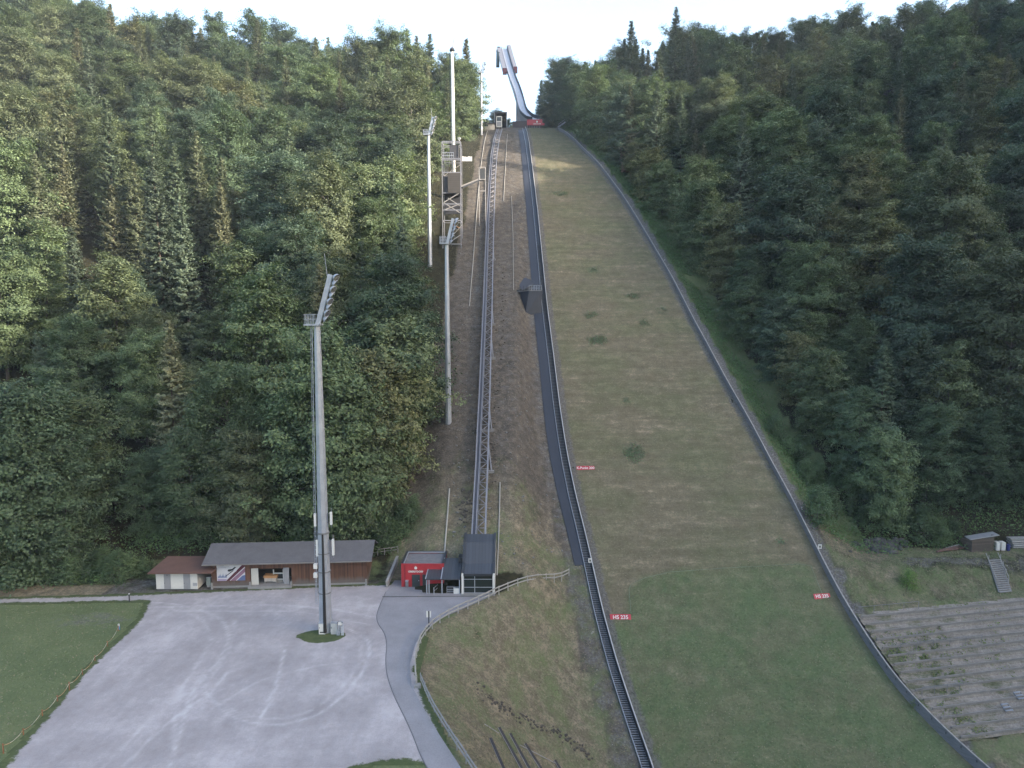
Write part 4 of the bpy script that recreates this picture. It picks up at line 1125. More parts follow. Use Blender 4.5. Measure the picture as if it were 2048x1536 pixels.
# thin hose and rope lines laid down the lift corridor
HOSES = [([(975, 262), (962, 330), (957, 380), (953, 430), (948, 500), (943, 560), (939, 612)], 0.1, 'pale hose line running down left of the lift track'),
         ([(1015, 268), (1011, 330), (1007, 402)], 0.08, 'pale hose line high up right of the lift track'),
         ([(1023, 392), (1026, 470), (1027, 580)], 0.07, 'pale hose line from mid slope to the concrete wedge'),
         ([(899, 978), (895, 1030), (889, 1105)], 0.13, 'grey edging rail running down to the red kiosk'),
         ([(1000, 965), (999, 1020), (997, 1085), (994, 1150)], 0.1, 'grey edging rail running down beside the lift station')]
HOSEM = plain('pale hose', (0.42, 0.4, 0.36), 0.7, 0, 0.15, 1)
for q, r_, lab in HOSES:
    pts = [at_ground(a_, b_, 0.18) for a_, b_ in q]; ps = []
    for a_, b_ in zip(pts[:-1], pts[1:]):
        for k in range(8): p = a_.lerp(b_, k / 8); ps.append((p.x, p.y, Tz(p.x, p.y) + 0.18))
    ps.append(tuple(pts[-1]))
    tag(place(MB().tube(ps, r_, 6).build('hose_line', HOSEM), ps[-1]), lab, 'hose', 'hose and rail lines in the lift corridor')

# concrete wedge platform with railing beside the steps
y_ = at_ground(1062, 632).y; yb_ = at_ground(1062, 582).y
zc = zat(583, yb_ - 2)
xa, xb = X(1040, 583, y_ + 3), float(XL(y_ + 3)) - 1.5
wg = thing('concrete_wedge', 'dark concrete wedge platform projecting from the hillside left of the stairs', 'platform', (xa, y_, zc))
xm = X(1058, 583, y_ + 1.5)
low = lambda x, y: (x, y, Tz(x, y) - 1.0)
MB().hexa([low(X(1050, 632, y_), y_), low(xb, y_ + 0.8), low(xb, yb_ + 5), low(xa, yb_ + 5)], [(xm, y_ + 1.0, zc), (xb, y_ + 1.0, zc), (xb, yb_ + 5, zc), (xa, y_ + 4.0, zc)]).build('wedge_body', DARKCONC, wg)
mb = MB(); mb.bar((xm, y_ + 0.95, zc + 0.06), (xb, y_ + 0.95, zc + 0.06), 0.2, 0.14); mb.bar((xm, y_ + 1.0, zc + 0.06), (xa - 0.8, y_ + 4.2, zc - 0.2), 0.2, 0.14); mb.build('coping', CONC, wg)
mb = MB()
for k in range(6): xx = xm + (xb - xm) * k / 5; mb.bar((xx, y_ + 1.1, zc + 0.1), (xx, y_ + 1.1, zc + 1.35), 0.07)
for z_ in (0.5, 0.92, 1.35): mb.bar((xm, y_ + 1.1, zc + z_), (xb, y_ + 1.1, zc + z_), 0.07)
mb.build('railing', GALV, wg)
mb = MB()
for k in range(6):
    xx = xm + (xa - 1.2 - xm) * k / 5; yy = y_ + 1.2 + 3.2 * k / 5; mb.bar((xx, yy, zc), (xx, yy, zc + 1.25), 0.08)
    mb.box(xx - 0.3, xx + 0.3, yy + 0.5, yy + 0.7, zc, zc + 0.35 + 0.25 * (k % 2))
mb.build('rear_railing', DARKSTEEL, wg)

# walkway rising to the right behind the knoll
p0, p1 = at_y(1117, 254, 234 * S), at_y(1156, 226, 246 * S)
kw = thing('knoll_walkway', 'narrow walkway on thin posts rising right from the top of the landing slope', 'walkway', p0)
MB().bar(p0, p1, 1.2, 0.15).build('deck', STEEL, kw)
mb = MB()
for s_ in (-0.55, 0.55): mb.bar(p0 + Vector((0, s_, 1.1)), p1 + Vector((0, s_, 1.1)), 0.07)
for k in range(8): q = p0.lerp(p1, k / 7); mb.bar(q + Vector((0, -0.55, 0)), q + Vector((0, -0.55, 1.1)), 0.06)
mb.build('railing', GALV, kw)
for k in (0.35, 0.65, 1.0): q = p0.lerp(p1, k); MB().bar((q.x, q.y, Tz(q.x, q.y) - 0.5), q, 0.16).build('post', STEEL, kw)
# two reddish timber spectator platforms at the right forest edge
RB = plain('reddish brown timber', (0.19, 0.1, 0.085), 0.8, 0, 0.25, 1.5, 0.2)
for (pa, pb, r0_, r1_, yy, lab) in [(1241, 1281, 303, 319, 196, 'upper reddish timber platform at the right forest edge'), (1243, 1280, 325, 341, 190, 'lower reddish timber platform at the right forest edge')]:
    yy *= S
    xa, xb = X(pa, r1_, yy), X(pb, r1_, yy); za, zc = zat(r1_, yy), zat(r0_, yy)
    t = thing('timber_platform', lab, 'platform', ((xa + xb) / 2, yy, za), 'reddish timber platforms')
    MB().hexa([(xa, yy, za - 0.2), (xb, yy, za - 0.2), (xb, yy + 3, za), (xa, yy + 3, za)], [(xa, yy, za), (xb, yy, za), (xb, yy + 3, za + 0.2), (xa, yy + 3, za + 0.2)]).build('deck', RB, t)
    mb = MB(); 
    for k in range(4): mb.box(xa, xb, yy - 0.05, yy, za + 0.05 + k * 0.42, za + 0.38 + k * 0.42)
    mb.build('parapet', RB, t)
    MB().quad((xa, yy, zc), (xb, yy, zc), (xb, yy + 3, zc + 0.5), (xa, yy + 3, zc + 0.5)).build('awning', RB, t)
    for xx in (xa + 0.2, (xa + xb) / 2, xb - 0.2): MB().bar((xx, yy + 0.1, Tz(xx, yy) - 0.4), (xx, yy + 0.1, zc), 0.18).build('post', RB, t)

# low white barrier boards on the ledge behind the judges tower
for pa, pb, lab in ((866, 884, 'white barrier boards on the ledge left of the judges tower'), (923, 944, 'white barrier boards on the ledge right of the judges tower')):
    a = at_ground((pa + pb) / 2, 323); yy = a.y; a, c = at_y(pa, 322, yy), at_y(pb, 322, yy)
    g0 = zat(323, yy); z1_ = zat(312.5, yy)
    t = thing('barrier_boards', lab, 'barrier', ((a.x + c.x) / 2, yy, g0), 'white barrier boards on the ledge')
    mb = MB(); n_ = 5
    for k in range(n_): 
        w = (c.x - a.x) / n_; mb.box(a.x + w * k + 0.08, a.x + w * (k + 1), yy + 0.1 * (k % 2), yy + 0.15 + 0.1 * (k % 2), g0 + 0.1, z1_ - 0.12 * (k % 3))
    mb.build('boards', WHITE, t)
    mb = MB()
    for k in range(n_ + 1): mb.bar((a.x + (c.x - a.x) * k / n_, yy + 0.3, Tz(a.x, yy) - 0.3), (a.x + (c.x - a.x) * k / n_, yy + 0.3, z1_ + 0.1), 0.08)
    mb.build('posts', STEEL, t)

# ================================================================== BUILDINGS
# white hut with brown roof
pa, pb = at_z(313, 1180), at_z(398, 1178)
yf = pa.y; x0, x1 = pa.x, pb.x; dp = 4.6
eav = zat(1147, yf - 0.9)
t = thing('white_hut', 'small white hut with two grey doors under a brown roof', 'hut', ((x0 + x1) / 2, yf, 0))
MB().box(x0, x1, yf, yf + dp, 0.15, eav - 0.05).build('wall', WHITEWALL, t)
MB().box(x0 + 0.05, x1 - 0.05, yf + 0.05, yf + dp - 0.05, -0.3, 0.15).build('plinth', DARKSTEEL, t)
rx0, rx1 = at_y(295, 1147, yf - 0.9).x, at_y(424, 1142, yf - 0.9).x
yb = yf + dp + 0.6; zb_ = zat(1113, yb)
MB().hexa([(rx0, yf - 0.9, eav - 0.12), (rx1, yf - 0.9, eav - 0.02), (rx1, yb, zb_ - 0.1), (rx0, yb, zb_ - 0.12)], [(rx0, yf - 0.9, eav + 0.06), (rx1, yf - 0.9, eav + 0.16), (rx1, yb, zb_ + 0.1), (rx0, yb, zb_ + 0.06)]).build('roof', BROWNROOF, t)
for pc in (335, 374):
    xc = X(pc, 1165, yf)
    d = MB().box(xc - 0.5, xc + 0.5, yf - 0.04, yf - 0.003, 0.15, eav - 0.1).build('door', GREYDOOR, t)
    MB().box(xc - 0.42, xc - 0.36, yf - 0.08, yf - 0.043, 1.0, 1.12).build('handle', DARKSTEEL, d)
    if pc == 335: MB().hexa([(xc - 0.1, yf - 0.055, eav - 0.55), (xc + 0.1, yf - 0.055, eav - 0.55), (xc, yf - 0.055, eav - 0.7)], [(xc - 0.1, yf - 0.043, eav - 0.55), (xc + 0.1, yf - 0.043, eav - 0.55), (xc, yf - 0.043, eav - 0.7)]).build('door_mark', DARKSTEEL, d)
xc = X(390, 1165, yf)
mb = MB(); mb.box(xc - 0.32, xc + 0.32, yf - 0.04, yf - 0.003, 0.65, 1.1); mb.build('vent', plain('vent grey', (0.4, 0.4, 0.42), 0.6), t)
p = at_z(416, 1176)
t = thing('electric_cabinet', 'grey green electric cabinet in the gap between the hut and the long shed', 'cabinet', (p.x, p.y + 0.3, 0))
MB().box(p.x - 0.35, p.x + 0.3, p.y + 0.3, p.y + 0.8, 0.3, 1.5).build('body', plain('grey green cabinet', (0.28, 0.32, 0.3), 0.6), t)
MB().box(p.x - 0.3, p.x + 0.25, p.y + 0.33, p.y + 0.77, 0, 0.3).build('plinth', CONC, t)
MB().box(p.x - 0.4, p.x + 0.35, p.y + 0.25, p.y + 0.85, 1.5, 1.56).build('lid', GALV, t)

# long brown shed, slightly turned: local frame (u along the front, w into the depth)
A, B = at_z(424, 1176), at_z(734, 1168)
U = (B - A); LEN = U.length; U.normalize(); Wd = Vector((-U.y, U.x, 0))
def sp(u_, w_, z_): p = A + U * u_ + Wd * w_; return Vector((p.x, p.y, z_))
def sbox(mb, u0, u1, w0, w1, z0, z1): return mb.hexa([sp(u0, w0, z0), sp(u1, w0, z0), sp(u1, w1, z0), sp(u0, w1, z0)], [sp(u0, w0, z1), sp(u1, w0, z1), sp(u1, w1, z1), sp(u0, w1, z1)])
def su(px, py): 
    d = ray(px, py); n = Vector((-U.y, U.x, 0)); tt = (A - Vector((0, 0, H))).dot(n) / Vector(d).dot(n); p = Vector((0, 0, H)) + Vector(d) * tt
    return (p - A).dot(U), p.z
ZE = 4.1; DEP = 6.5
sh = thing('long_shed', 'long brown timber shed with grey roof and an open doorway', 'shed', sp(LEN / 2, 0, 0))
ua, ub = su(501, 1150)[0], su(583, 1150)[0]; zo = su(540, 1137)[1]; zs = 0.35
mb = MB(); sbox(mb, 0, ua, 0, 0.18, 0.1, ZE); sbox(mb, ub, LEN, 0, 0.18, 0.1, ZE); sbox(mb, ua, ub, 0.002, 0.178, zo, ZE)
mb.build('front_wall', SHEDWOOD, sh)
sbox(MB(), LEN - 0.18, LEN, 0.182, DEP, 0.1, ZE + 0.2).build('end_wall', SHEDWOOD, sh)
sbox(MB(), 0, 0.18, 0.182, DEP, 0.1, ZE + 0.2).build('end_wall', SHEDWOOD, sh)
sbox(MB(), 0.2, LEN - 0.2, DEP - 0.2, DEP - 0.02, 0.1, ZE).build('rear_wall', SHEDWOOD, sh)
sbox(MB(), -0.05, ua - 0.22, -0.06, 0.2, -0.3, 0.28).build('plinth', CONC, sh); sbox(MB(), ub + 0.17, LEN + 0.05, -0.06, 0.2, -0.3, 0.28).build('plinth', CONC, sh)
mb = MB(); sbox(mb, ua - 0.2, ub + 0.15, -0.9, 3.2, -0.3, zs); mb.build('door_platform', CONC, sh)
INT = plain('dark shed interior', (0.05, 0.045, 0.04), 0.9, 0, 0.3, 1)
mb = MB(); sbox(mb, ua, ub, 3.0, 3.15, zs, zo + 0.1); sbox(mb, ua - 0.1, ua - 0.01, 0.2, 3.0, zs, zo + 0.1); sbox(mb, ub + 0.01, ub + 0.1, 0.2, 3.0, zs, zo + 0.1); sbox(mb, ua, ub, 0.2, 3.0, zo + 0.02, zo + 0.1)
mb.build('room_lining', INT, sh)
u5 = su(517, 1150)[0]
sbox(MB(), ua + 0.12, u5, -0.06, -0.01, zs + 0.02, zo + 0.08).build('door', plain('white door leaf', (0.62, 0.6, 0.55), 0.6, 0, 0.12, 0.6), sh)
u6 = su(567, 1150)[0]
sbox(MB(), u6, ub - 0.35, -0.06, -0.01, zs + 0.02, zo + 0.08).build('door', GREYDOOR, sh)
e0 = su(405, 1125)[0] + 0.25; e1 = su(746, 1108)[0] - 0.1
r = [(-1.0, ZE - 0.1), (3.2, zat(1083, sp(LEN / 2, 3.2, 0).y)), (DEP + 0.9, ZE - 0.2)]
def roofq(i, dz): return [sp(e0, r[i][0], r[i][1] + dz), sp(e1, r[i][0], r[i][1] + dz), sp(e1, r[i + 1][0], r[i + 1][1] + dz), sp(e0, r[i + 1][0], r[i + 1][1] + dz)]
mb = MB(); mb.hexa(roofq(0, -0.16), roofq(0, 0.0)); mb.hexa(roofq(1, -0.16), roofq(1, 0.0)); mb.build('roof', GREYROOF, sh)
mb = MB(); mb.bar(sp(e0, -1.06, ZE - 0.2), sp(e1, -1.06, ZE - 0.2), 0.14, 0.13); mb.build('gutter', plain('dull gutter', (0.3, 0.28, 0.26), 0.5, 0.3), sh)
mb = MB(); mb.bar(sp(e0 + 0.4, 0, ZE - 0.3), sp(e0 + 0.4, -0.9, ZE - 0.25), 0.12)
for k in range(8): u_ = 0.6 + (LEN - 1.2) * k / 7; mb.bar(sp(u_, 0.0, ZE - 0.32), sp(u_, -0.95, ZE - 0.28), 0.12)
mb.build('rafter_tails', OLDWOOD, sh)
for i, px_ in enumerate((426, 502, 584, 733)):
    u_ = su(px_, 1165)[0]
    q = sp(u_, -0.45, 0)
    tag(place(MB().hexa([(q.x - 0.14, q.y - 0.14, -0.2), (q.x + 0.14, q.y - 0.14, -0.2), (q.x + 0.14, q.y + 0.14, -0.2), (q.x - 0.14, q.y + 0.14, -0.2)], [(q.x - 0.1, q.y - 0.1, 0.95), (q.x + 0.1, q.y - 0.1, 0.95), (q.x + 0.1, q.y + 0.1, 0.95), (q.x - 0.1, q.y + 0.1, 0.95)]).build('guard_stone', CONC, None), q),
        'pale concrete guard post ' + ['at the left corner of the long shed', 'left of the shed doorway', 'right of the shed doorway', 'at the right corner of the long shed'][i], 'guard post', 'guard posts along the long shed')
# poster on the shed
c0, c1 = su(433, 1128), su(491, 1161)
pu0, pu1, pz1, pz0 = c0[0], c1[0], ZE - 0.55, c1[1] + 0.05
po = thing('poster', 'big white poster with a ski jumper on dark red diagonal stripes', 'poster', sp((pu0 + pu1) / 2, -0.05, pz0))
def pp(s, v_, w_): return sp(pu0 + (pu1 - pu0) * s, w_, pz0 + (pz1 - pz0) * v_)
def ppoly(pts, w_, name, mat): 
    mb = MB(); mb.hexa([pp(s, v_, w_) for s, v_ in pts], [pp(s, v_, w_ - 0.004) for s, v_ in pts]); return mb.build(name, mat, po)
PW = plain('poster white', (0.7, 0.7, 0.73), 0.5, 0, 0.05, 1, 0); PM = plain('poster maroon', (0.1, 0.012, 0.03), 0.5, 0, 0.3, 4, 0)
PBL = plain('poster blue', (0.12, 0.17, 0.34), 0.5, 0, 0.2, 2, 0); PD = plain('poster dark', (0.02, 0.025, 0.035), 0.5, 0, 0.3, 4, 0); PP = plain('poster mauve', (0.3, 0.16, 0.24), 0.5, 0, 0.2, 3, 0)
ppoly([(0, 0), (1, 0), (1, 1), (0, 1)], -0.045, 'sheet', PW)
ppoly([(0.32, 0.0), (0.44, 0.0), (1.0, 0.86), (1.0, 1.0), (0.92, 1.0)], -0.052, 'stripe', PM)
ppoly([(0.47, 0.0), (0.66, 0.0), (1.0, 0.52), (1.0, 0.78)], -0.0525, 'stripe', PP)
ppoly([(0.7, 0.0), (1.0, 0.0), (1.0, 0.34), (0.9, 0.3)], -0.053, 'lower_field', PBL)
ppoly([(0.02, 0.0), (0.3, 0.0), (0.36, 0.1), (0.02, 0.14)], -0.053, 'lower_field', plain('poster pale mauve', (0.42, 0.34, 0.5), 0.5, 0, 0.1, 3, 0))
for k in range(9): s = 0.03 + k * 0.035; ppoly([(s, 0.2), (s + 0.04, 0.2), (s + 0.02, 0.34 + 0.08 * ((k * 7) % 3))], -0.0545 - 0.001 * (k % 2), 'fir_silhouette', PBL)
ppoly([(0.38, 0.6), (0.45, 0.56), (0.62, 0.7), (0.7, 0.82), (0.64, 0.86), (0.55, 0.74), (0.4, 0.7)], -0.058, 'jumper_figure', PD)
ppoly([(0.3, 0.3), (0.33, 0.28), (0.6, 0.62), (0.58, 0.66)], -0.059, 'ski', PD)
ppoly([(0.6, 0.6), (0.68, 0.56), (0.74, 0.74), (0.66, 0.8)], -0.06, 'jumper_suit', PW)
for k, wd in enumerate((0.22, 0.4, 0.3)): ppoly([(0.04, 0.92 - k * 0.06), (0.04 + wd, 0.925 - k * 0.06), (0.04 + wd, 0.945 - k * 0.06), (0.04, 0.94 - k * 0.06)], -0.0535, 'text_line', plain('poster grey', (0.3, 0.3, 0.34), 0.5, 0, 0.1, 3, 0))
# things in the doorway
q = sp(su(539, 1165)[0], 0.5, zs)
t = thing('timber_cart', 'orange timber bench cart with white front inside the shed doorway', 'cart', q)
MB().box(q.x - 1.0, q.x + 1.0, q.y, q.y + 0.9, zs + 0.75, zs + 1.15).build('top', ORANGE, t)
MB().box(q.x - 0.9, q.x + 0.9, q.y - 0.05, q.y + 0.85, zs + 0.25, zs + 0.745).build('front_panel', plain('dirty white panel', (0.5, 0.46, 0.42), 0.7, 0, 0.3, 3), t)
mb = MB()
for dx in (-0.85, 0.85): mb.box(q.x + dx - 0.07, q.x + dx + 0.07, q.y, q.y + 0.8, zs, zs + 0.25)
mb.build('legs', OLDWOOD, t)
q = sp(su(554, 1165)[0], 1.0, zs)
t = thing('shelf_frame', 'white framed shelf right of the orange cart in the shed doorway', 'shelf', q)
mb = MB()
for dx in (-0.75, 0.75): mb.box(q.x + dx - 0.07, q.x + dx + 0.07, q.y - 0.07, q.y + 0.07, zs, zs + 1.9)
for z_ in (0.3, 1.25): mb.box(q.x - 0.68, q.x + 0.68, q.y - 0.06, q.y + 0.06, zs + z_, zs + z_ + 0.14)
mb.build('frame', WHITE, t)
MB().box(q.x - 0.6, q.x + 0.6, q.y + 0.07, q.y + 0.6, zs + 0.45, zs + 1.2).build('dark_box', DARKSTEEL, t)
MB().box(q.x - 0.6, q.x + 0.6, q.y - 0.2, q.y + 0.4, zs, zs + 0.28).build('drawer', OLDWOOD, t)
q = sp(su(532, 1147)[0], 2.8, zs)
tag(place(MB().box(q.x - 0.8, q.x + 0.8, q.y - 0.15, q.y, zs + 1.75, zs + 1.95).build('wall_shelf', plain('pale shelf', (0.5, 0.5, 0.5), 0.6), None), q), 'pale wall shelf at the back of the open shed doorway', 'shelf')

# red kiosk
pa = at_z(803, 1174); yf = pa.y; x0, x1 = pa.x, at_y(888, 1174, yf).x; hz = zat(1128, yf); yb = 106.8
k_ = thing('red_kiosk', 'red flat roofed kiosk with white lettering and dark door', 'kiosk', ((x0 + x1) / 2, yf, 0))
mb = MB(); mb.box(x0, x1, yf, yf + 0.25, 0, hz); mb.box(x0, x0 + 0.25, yf + 0.252, yb, 0, hz); mb.box(x1 - 0.25, x1, yf + 0.252, yb, 0, hz); mb.box(x0 + 0.252, x1 - 0.252, yb - 0.25, yb, 0, hz)
mb.build('wall', REDWALL, k_)
MB().box(x0 + 0.252, x1 - 0.252, yf + 0.252, yb - 0.252, hz - 0.45, hz - 0.25).build('roof', FLATROOF, k_)
mb = MB(); mb.box(x0 - 0.06, x0 + 0.3, yf + 0.3, yb + 0.05, hz, hz + 0.06); mb.box(x1 - 0.3, x1 + 0.06, yf + 0.3, yb + 0.05, hz, hz + 0.06); mb.box(x0 + 0.302, x1 - 0.302, yb - 0.3, yb + 0.05, hz + 0.002, hz + 0.058); mb.build('parapet_cap', DARKSTEEL, k_)
mb = MB(); mb.box(x0 + 0.3, x0 + 0.42, yf + 0.3, yb - 0.3, hz - 0.1, hz + 0.05); mb.box(x0 + 0.422, x1 - 0.3, yb - 0.45, yb - 0.302, hz - 0.1, hz + 0.05); mb.build('inner_flashing', GALV, k_)
xa, xb = X(824, 1160, yf), X(840, 1160, yf); zd = zat(1149, yf)
d = MB().box(xa, xb, yf - 0.05, yf - 0.003, 0.04, zd).build('door', plain('dark green grey door', (0.035, 0.045, 0.05), 0.5), k_)
MB().box(xb - 0.22, xb - 0.14, yf - 0.1, yf - 0.053, 0.95, 1.1).build('handle', GALV, d)
MB().box(X(845, 1160, yf), X(852, 1160, yf), yf - 0.05, yf - 0.003, 0.04, zd).build('dark_panel', plain('dark green grey door', (0.035, 0.045, 0.05), 0.5), k_)
mx = X(831.5, 1140, yf)
emblem(k_, mx, yf - 0.006, zat(1136, yf), 0.2)
text('lettering', 'OBERSTDORF', 0.36, WHITE, k_, (mx, yf - 0.04, zat(1143.2, yf)), (R(90), 0, 0), 0.015)
MB().box(x0 + 0.5, x0 + 0.58, yf - 0.08, yf - 0.004, 0.1, hz - 0.2).build('downpipe', plain('dark red pipe', (0.2, 0.02, 0.03), 0.5), k_)
p = at_z(814, 1175)
t = thing('litter_bin', 'grey litter bin in front of the red kiosk', 'bin', p)
MB().box(p.x - 0.2, p.x + 0.2, p.y - 0.15, p.y + 0.2, 0.1, 0.85).build('body', STEEL, t); MB().box(p.x - 0.24, p.x + 0.24, p.y - 0.18, p.y + 0.23, 0.95, 1.1).build('lid', GALV, t); MB().box(p.x - 0.04, p.x + 0.04, p.y + 0.21, p.y + 0.27, 0, 1.1).build('post', DARKSTEEL, t)
# low wall slanting at the left of the kiosk
a, c = at_z(774, 1175), at_z(795, 1128)
lw = thing('low_timber_wall', 'low grey timber edge running back left of the red kiosk', 'low wall', a)
a2, c2 = Vector((a.x, a.y, 0.1)), Vector((at_ground(795, 1125).x, at_ground(795, 1125).y, Tz(at_ground(795, 1125).x, at_ground(795, 1125).y)))
MB().bar(a2 + Vector((0, 0, 0.35)), c2 + Vector((0, 0, 0.5)), 0.3, 0.9).build('boards', OLDWOOD, lw)
MB().bar(a2 + Vector((0, 0, 0.85)), c2 + Vector((0, 0, 1.0)), 0.4, 0.1).build('top_board', OLDWOOD, lw)

# small fence panels behind the long shed
a, c = at_ground(742, 1112), at_ground(796, 1106)
t = thing('rail_fence', 'short plain rail fence between the long shed and red kiosk', 'fence', a)
for k in range(5): q = a.lerp(c, k / 4); g = Tz(q.x, q.y); MB().bar((q.x, q.y, g - 0.3), (q.x, q.y, g + 1.05), 0.12).build('post', OLDWOOD, t)
for z_ in (0.5, 0.95): MB().bar((a.x, a.y, Tz(a.x, a.y) + z_), (c.x, c.y, Tz(c.x, c.y) + z_), 0.1).build('rail', OLDWOOD, t)

# ================================================================== FENCES, SIGNS, TAPE
def fence_line(pts, name, label, step, ph, rails, mat, pw, group=None):
    base = pts[0]; t = thing(name, label, 'fence', (base.x, base.y, Tz(base.x, base.y)), group)
    path = []
    for a, c in zip(pts[:-1], pts[1:]):
        n = max(2, int((c - a).length / 0.3))
        for k in range(n): path.append(a.lerp(c, k / n))
    path.append(pts[-1])
    for _ in range(25):
        for i in range(1, len(path) - 1): path[i] = (path[i - 1] + path[i] * 2 + path[i + 1]) / 4
    g = [Vector((p.x, p.y, Tz(p.x, p.y))) for p in path]
    for _ in range(160):
        for i in range(1, len(g) - 1): g[i].z = (g[i - 1].z + g[i].z * 2 + g[i + 1].z) / 4
    acc = 0; posts = [g[0]]; last = g[0]
    for p in g[1:]:
        acc += (Vector((p.x, p.y)) - Vector((last.x, last.y))).length; last = p
        if acc >= step: posts.append(p); acc = 0
    posts.append(g[-1])
    for p in posts:
        lean = Vector((random.uniform(-0.05, 0.05), random.uniform(-0.05, 0.05), 0))
        MB().bar((p.x, p.y, p.z - 0.4), Vector((p.x, p.y, p.z + ph)) + lean, pw).build('post', OLDWOOD if mat is OLDWOOD else mat, t)
    for h_ in rails:
        mb = MB()
        for a, c in zip(posts[:-1], posts[1:]):
            j = random.uniform(-0.04, 0.04)
            mb.bar((a.x - 0.02, a.y - pw * 0.8, a.z + h_ + j), (c.x - 0.02, c.y - pw * 0.8, c.z + h_ + random.uniform(-0.04, 0.04)), 0.09, 0.16)
        mb.build('rail', mat, t)
PALEWOOD = plain('pale weathered rail', (0.42, 0.4, 0.375), 0.8, 0, 0.2, 2.0, 0.15)
FG = [at_ground(*q) for q in FENCE_PX[:1] + FENCE_PX[2:11]]
fence_line(FG, 'wooden_fence', 'pale wooden rail fence curving along the upper edge of the grassy bank', 1.85, 1.2, (0.55, 1.1), PALEWOOD, 0.14, 'fences beside the asphalt path')
FL = [Vector((p.x + 0.35, p.y, 0)) for p in [at_z(835, 1362)] + FENCE[11:]]
fence_line(FL, 'wooden_fence', 'grey fence along the lower path from the pale fence to the picture edge', 2.1, 1.15, (0.55, 1.08), plain('grey rail', (0.3, 0.31, 0.32), 0.7, 0.1, 0.2, 2), 0.11, 'fences beside the asphalt path')
p = at_z(858, 1263)
t = thing('signpost', 'dark signpost with two white plates beside the curved fence', 'signpost', p)
MB().box(p.x - 0.07, p.x + 0.07, p.y - 0.07, p.y + 0.07, 0, 2.75).build('post', DARKSTEEL, t)
for dx in (-0.24, 0.14): MB().box(p.x + dx - 0.06 * (dx < 0), p.x + dx + 0.16, p.y - 0.12, p.y - 0.08, 1.95, 2.8).build('plate', WHITE, t)
p = at_z(837, 1374)
tag(place(MB().hexa([(p.x - 0.5, p.y - 0.35, -0.1), (p.x + 0.35, p.y - 0.35, -0.1), (p.x + 0.3, p.y + 0.3, -0.1), (p.x - 0.4, p.y + 0.3, -0.1)], [(p.x - 0.4, p.y - 0.3, 0.35), (p.x + 0.25, p.y - 0.3, 0.3), (p.x + 0.2, p.y + 0.2, 0.4), (p.x - 0.3, p.y + 0.2, 0.35)]).build('boulder', CONC), p), 'pale boulder where the two path fences meet', 'boulder')
p = at_z(259, 1204)
t = thing('road_post', 'thin dark post at the mouth of the side road', 'post', p)
MB().box(p.x - 0.06, p.x + 0.06, p.y - 0.06, p.y + 0.06, 0, 1.15).build('post', DARKSTEEL, t); MB().box(p.x - 0.08, p.x + 0.08, p.y - 0.08, p.y + 0.08, 1.15, 1.25).build('cap', WHITE, t)
p = at_z(238, 1259)
t = thing('blue_marker', 'small blue and white marker at the end of the barrier tape', 'marker', p)
MB().box(p.x - 0.1, p.x + 0.1, p.y - 0.08, p.y + 0.08, 0, 0.45).build('base', BLUEP, t); MB().box(p.x - 0.09, p.x + 0.09, p.y - 0.07, p.y + 0.07, 0.45, 0.75).build('head', WHITE, t)
stk = [(0, 1516), (7, 1507), (47, 1470), (85, 1432), (115, 1403), (139, 1381), (165, 1350), (190, 1322), (215, 1293), (237, 1262)]
lab_ = ['lowest', 'second', 'third', 'fourth', 'fifth', 'sixth', 'seventh', 'eighth', 'ninth']
tops = []
for i, q in enumerate(stk[1:]):
    p = at_z(*q); hh = 0.9 if i in (0, 4) else 0.6
    t = thing('tape_stake', 'thin orange stake carrying the barrier tape, %s along the tape from the bottom left' % lab_[i], 'stake', p, 'orange stakes of the barrier tape')
    MB().box(p.x - 0.035, p.x + 0.035, p.y - 0.035, p.y + 0.035, 0, hh).build('rod', BANDORANGE, t); MB().box(p.x - 0.05, p.x + 0.05, p.y - 0.05, p.y + 0.05, hh, hh + 0.08).build('head', BANDORANGE, t)
    tops.append(Vector((p.x, p.y, hh - 0.1)))
tp, tt_, tb = new_mat('striped barrier tape')
sx_ = N(tt_, 'ShaderNodeSeparateXYZ'); tt_.links.new(pos(tt_), sx_.inputs[0])
tt_.links.new(mixc(tt_, mth(tt_, 'GREATER_THAN', mth(tt_, 'FRACT', mth(tt_, 'MULTIPLY', sx_.outputs[1], 0.32)), 0.5), (0.5, 0.46, 0.38), (0.4, 0.24, 0.12)), tb.inputs['Base Color'])
mb = MB()
for a, c in zip(tops[:-1], tops[1:]):
    for k in range(4):
        f = lambda s: a.lerp(c, s) - Vector((0, 0, 0.3 * 4 * s * (1 - s)))
        mb.bar(f(k / 4), f(k / 4 + 0.25), 0.012, 0.05)
tag(place(mb.build('barrier_tape', tp), tops[0]), 'orange and white barrier tape along the lawn edge', 'tape')

